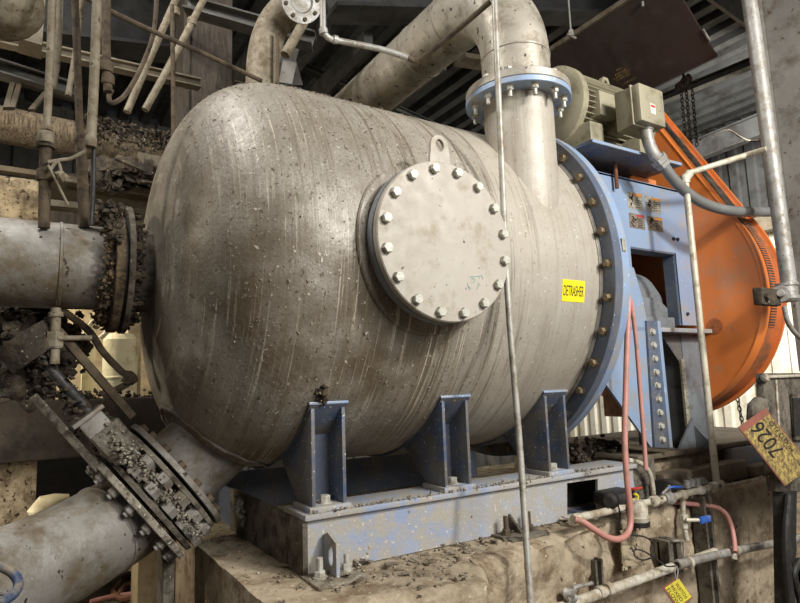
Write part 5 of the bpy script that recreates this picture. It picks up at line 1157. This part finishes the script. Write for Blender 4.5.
solo('heaped_debris', b, M_cakedark, 'heap of sticks and fibre on the shelf left of the domed end', 'debris', kind='stuff')
b = MB(); b.prism([L_(138, 152, 1.75), L_(165, 157, 1.75), L_(165, 160, 1.75), L_(152, 186, 1.75)], (0, .04, 0)); solo('knee_brace', b, M_lightbeam, 'triangular tan brace beside the domed end', 'brace', smooth=0, org=L_(152, 180, 1.75))
# pitted concrete wall, upper left lit one
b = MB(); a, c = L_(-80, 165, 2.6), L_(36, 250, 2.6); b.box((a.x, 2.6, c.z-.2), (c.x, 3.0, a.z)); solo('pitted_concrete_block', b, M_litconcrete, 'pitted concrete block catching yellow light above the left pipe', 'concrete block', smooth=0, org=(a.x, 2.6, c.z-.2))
bm_px('ledge_beam', (-60, 163), (45, 178), 2.3, 2.3, .03, .06, M_lightbeam, 'thin pale ledge above the pitted concrete block')
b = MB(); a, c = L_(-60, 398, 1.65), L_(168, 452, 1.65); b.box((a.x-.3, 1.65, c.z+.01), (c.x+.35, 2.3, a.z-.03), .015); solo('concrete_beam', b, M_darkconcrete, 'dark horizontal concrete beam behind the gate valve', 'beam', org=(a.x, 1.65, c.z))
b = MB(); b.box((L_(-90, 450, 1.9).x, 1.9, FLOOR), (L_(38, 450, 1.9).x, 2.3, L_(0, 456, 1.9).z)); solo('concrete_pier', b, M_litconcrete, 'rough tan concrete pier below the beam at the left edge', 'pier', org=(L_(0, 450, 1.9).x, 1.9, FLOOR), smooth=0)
cake(None, 'beam_top_debris', [L_(0, 398, 1.8), L_(80, 396, 1.8), L_(160, 396, 1.8)], 160, .012, .014, M_cakedark, 'crumbs along the top of the dark concrete beam', 'debris')
b = MB(); b.box((-3.2, 2.75, FLOOR), (-0.70, 2.8, -0.62)); solo('recess_shade_panel', b, M_black, 'black panel giving the shade under the concrete beam behind the sloping pipe', 'shade panel', smooth=0, org=(-1.5, 2.75, FLOOR))  # shade of the open recess put in as a black sheet
# lit background items
W_ = lambda px, py, y=3.6: at(px, py, 'y', y)
b = MB(); c = W_(119, 400); b.lathe((c.x, 3.6, W_(119, 440).z), (0, 0, 1), [(0, 0), (0, .13), (W_(119, 340).z-W_(119, 440).z, .13), (W_(119, 334).z-W_(119, 440).z, .09), (W_(119, 332).z-W_(119, 440).z, 0)], 28); wt = solo('white_cylinder_tank', b, M_cream, 'cream upright cylinder lit brightly behind the beam', 'tank', org=(c.x, 3.6, W_(119, 440).z))
b = MB(); b.ring((c.x, 3.6, W_(119, 379).z), (0, 0, 1), .12, .136, .02, 28); build('band', b, M_cream, wt)
b = MB(); b.box((W_(83, 400).x, 3.8, FLOOR), (W_(96, 400).x, 3.9, W_(90, 322).z)); solo('white_post', b, M_cream, 'narrow cream post left of the cream cylinder', 'post', smooth=0, org=(W_(90, 400).x, 3.8, FLOOR))
b = MB(); b.box((W_(133, 400).x, 4.0, FLOOR), (W_(148, 400).x, 4.15, W_(140, 290).z)); solo('tan_post', b, M_wallbeige, 'tan post between the cream cylinder and the tank', 'post', smooth=0, org=(W_(140, 400).x, 4.0, FLOOR))
b = MB(); b.box((W_(78, 400).x-.1, 4.9, FLOOR), (W_(190, 400).x+.2, 5.0, W_(140, 280).z)); solo('cream_partition', b, M_wallbeige, 'cream partition wall seen through the gap left of the tank', 'partition', smooth=0, org=(W_(100, 400).x, 4.9, FLOOR))
b = MB(); b.tube([W_(88, 330, 3.4), W_(92, 322, 3.4), W_(106, 322, 3.4), W_(108, 330, 3.4), W_(100, 338, 3.4)], .016, 8, 2); solo('bent_bracket', b, M_cream, 'bent pale bracket above the cream post', 'bracket', org=W_(92, 322, 3.4))
cake(None, 'shaggy_grime', [at(0, 330, 'y', 1.15), at(30, 330, 'y', 1.15), at(60, 345, 'y', 1.15), at(28, 362, 'y', 1.05), at(45, 330, 'y', 1.15)], 520, .028, .05, M_cakedark, 'dark shaggy grime hanging under the wide left pipe', 'debris')
b = MB(); b.lump(at(8, 378, 'y', .95), .055, 3, .3, (1, .6, .7)); b.lump(at(18, 385, 'y', .95), .05, 3, .3); b.tube([at(-20, 405, 'y', .95), at(5, 400, 'y', .95), at(25, 392, 'y', .95)], .011, 10, 3); b.tube([at(24, 388, 'y', .95), at(22, 402, 'y', .95), at(30, 410, 'y', .95), at(36, 404, 'y', .95)], .012, 10, 4)
solo('grimy_motor_lump', b, M_cakedark, 'dark grime-coated fitting with hoses at the far left below the wide pipe', 'fitting', org=at(8, 378, 'y', .95))
# bucket and hoses bottom-left
b = MB(); c = at(62, 512, 'y', 2.2); b.tube([at(40, 520, 'y', 1.6), at(38, 512, 'y', 1.6), at(44, 506, 'y', 1.6), at(56, 503, 'y', 1.6), at(70, 498, 'y', 1.6)], [.03, .045, .05, .045, .02], 16); solo('cream_bucket', b, M_cream, 'rounded cream plastic shape behind the sloping pipe', 'container', org=c)
b = MB(); b.box((L_(140, 500, 1.4).x, 1.4, FLOOR), (L_(164, 500, 1.4).x, 1.6, L_(150, 470, 1.4).z)); solo('short_post', b, M_wallbeige, 'short tan post behind the valve flanges', 'post', smooth=0, org=(L_(150, 500, 1.4).x, 1.4, FLOOR))
b = MB(); a = at(172, 560, 'y', .9); b.box((a.x-.03, .9, FLOOR), (a.x+.01, 1.05, at(172, 548, 'y', .9).z)); solo('steel_post', b, M_greymachine, 'grey post left of the plinth corner', 'post', smooth=0, org=(a.x, .9, FLOOR))
hz = lambda px, py: at(px, py, 'z', -1.62)
b = MB(); b.box((-1.6, .9, -1.72), (-.62, 2.6, -1.64)); solo('wooden_platform', b, M_lightbeam, 'tan dusty platform under the coiled hoses at the bottom left', 'platform', smooth=0, org=(-1, 1.5, -1.72))
b = MB(); b.tube([hz(118, 596), hz(125, 586), hz(140, 585), hz(143, 592), hz(132, 598), hz(120, 598), hz(113, 590), hz(125, 578), hz(150, 574), hz(168, 570)], .016, 10, 6); solo('coiled_hose', b, M_rust, 'reddish brown coiled hose on the platform, bottom left', 'hose', org=hz(130, 590))
b = MB(); b.tube([hz(90, 602), hz(115, 596), hz(140, 593), hz(168, 584)], .014, 10, 5); solo('loose_hose', b, M_hose, 'pink hose lying straight on the platform behind the coil', 'hose', org=hz(120, 590))
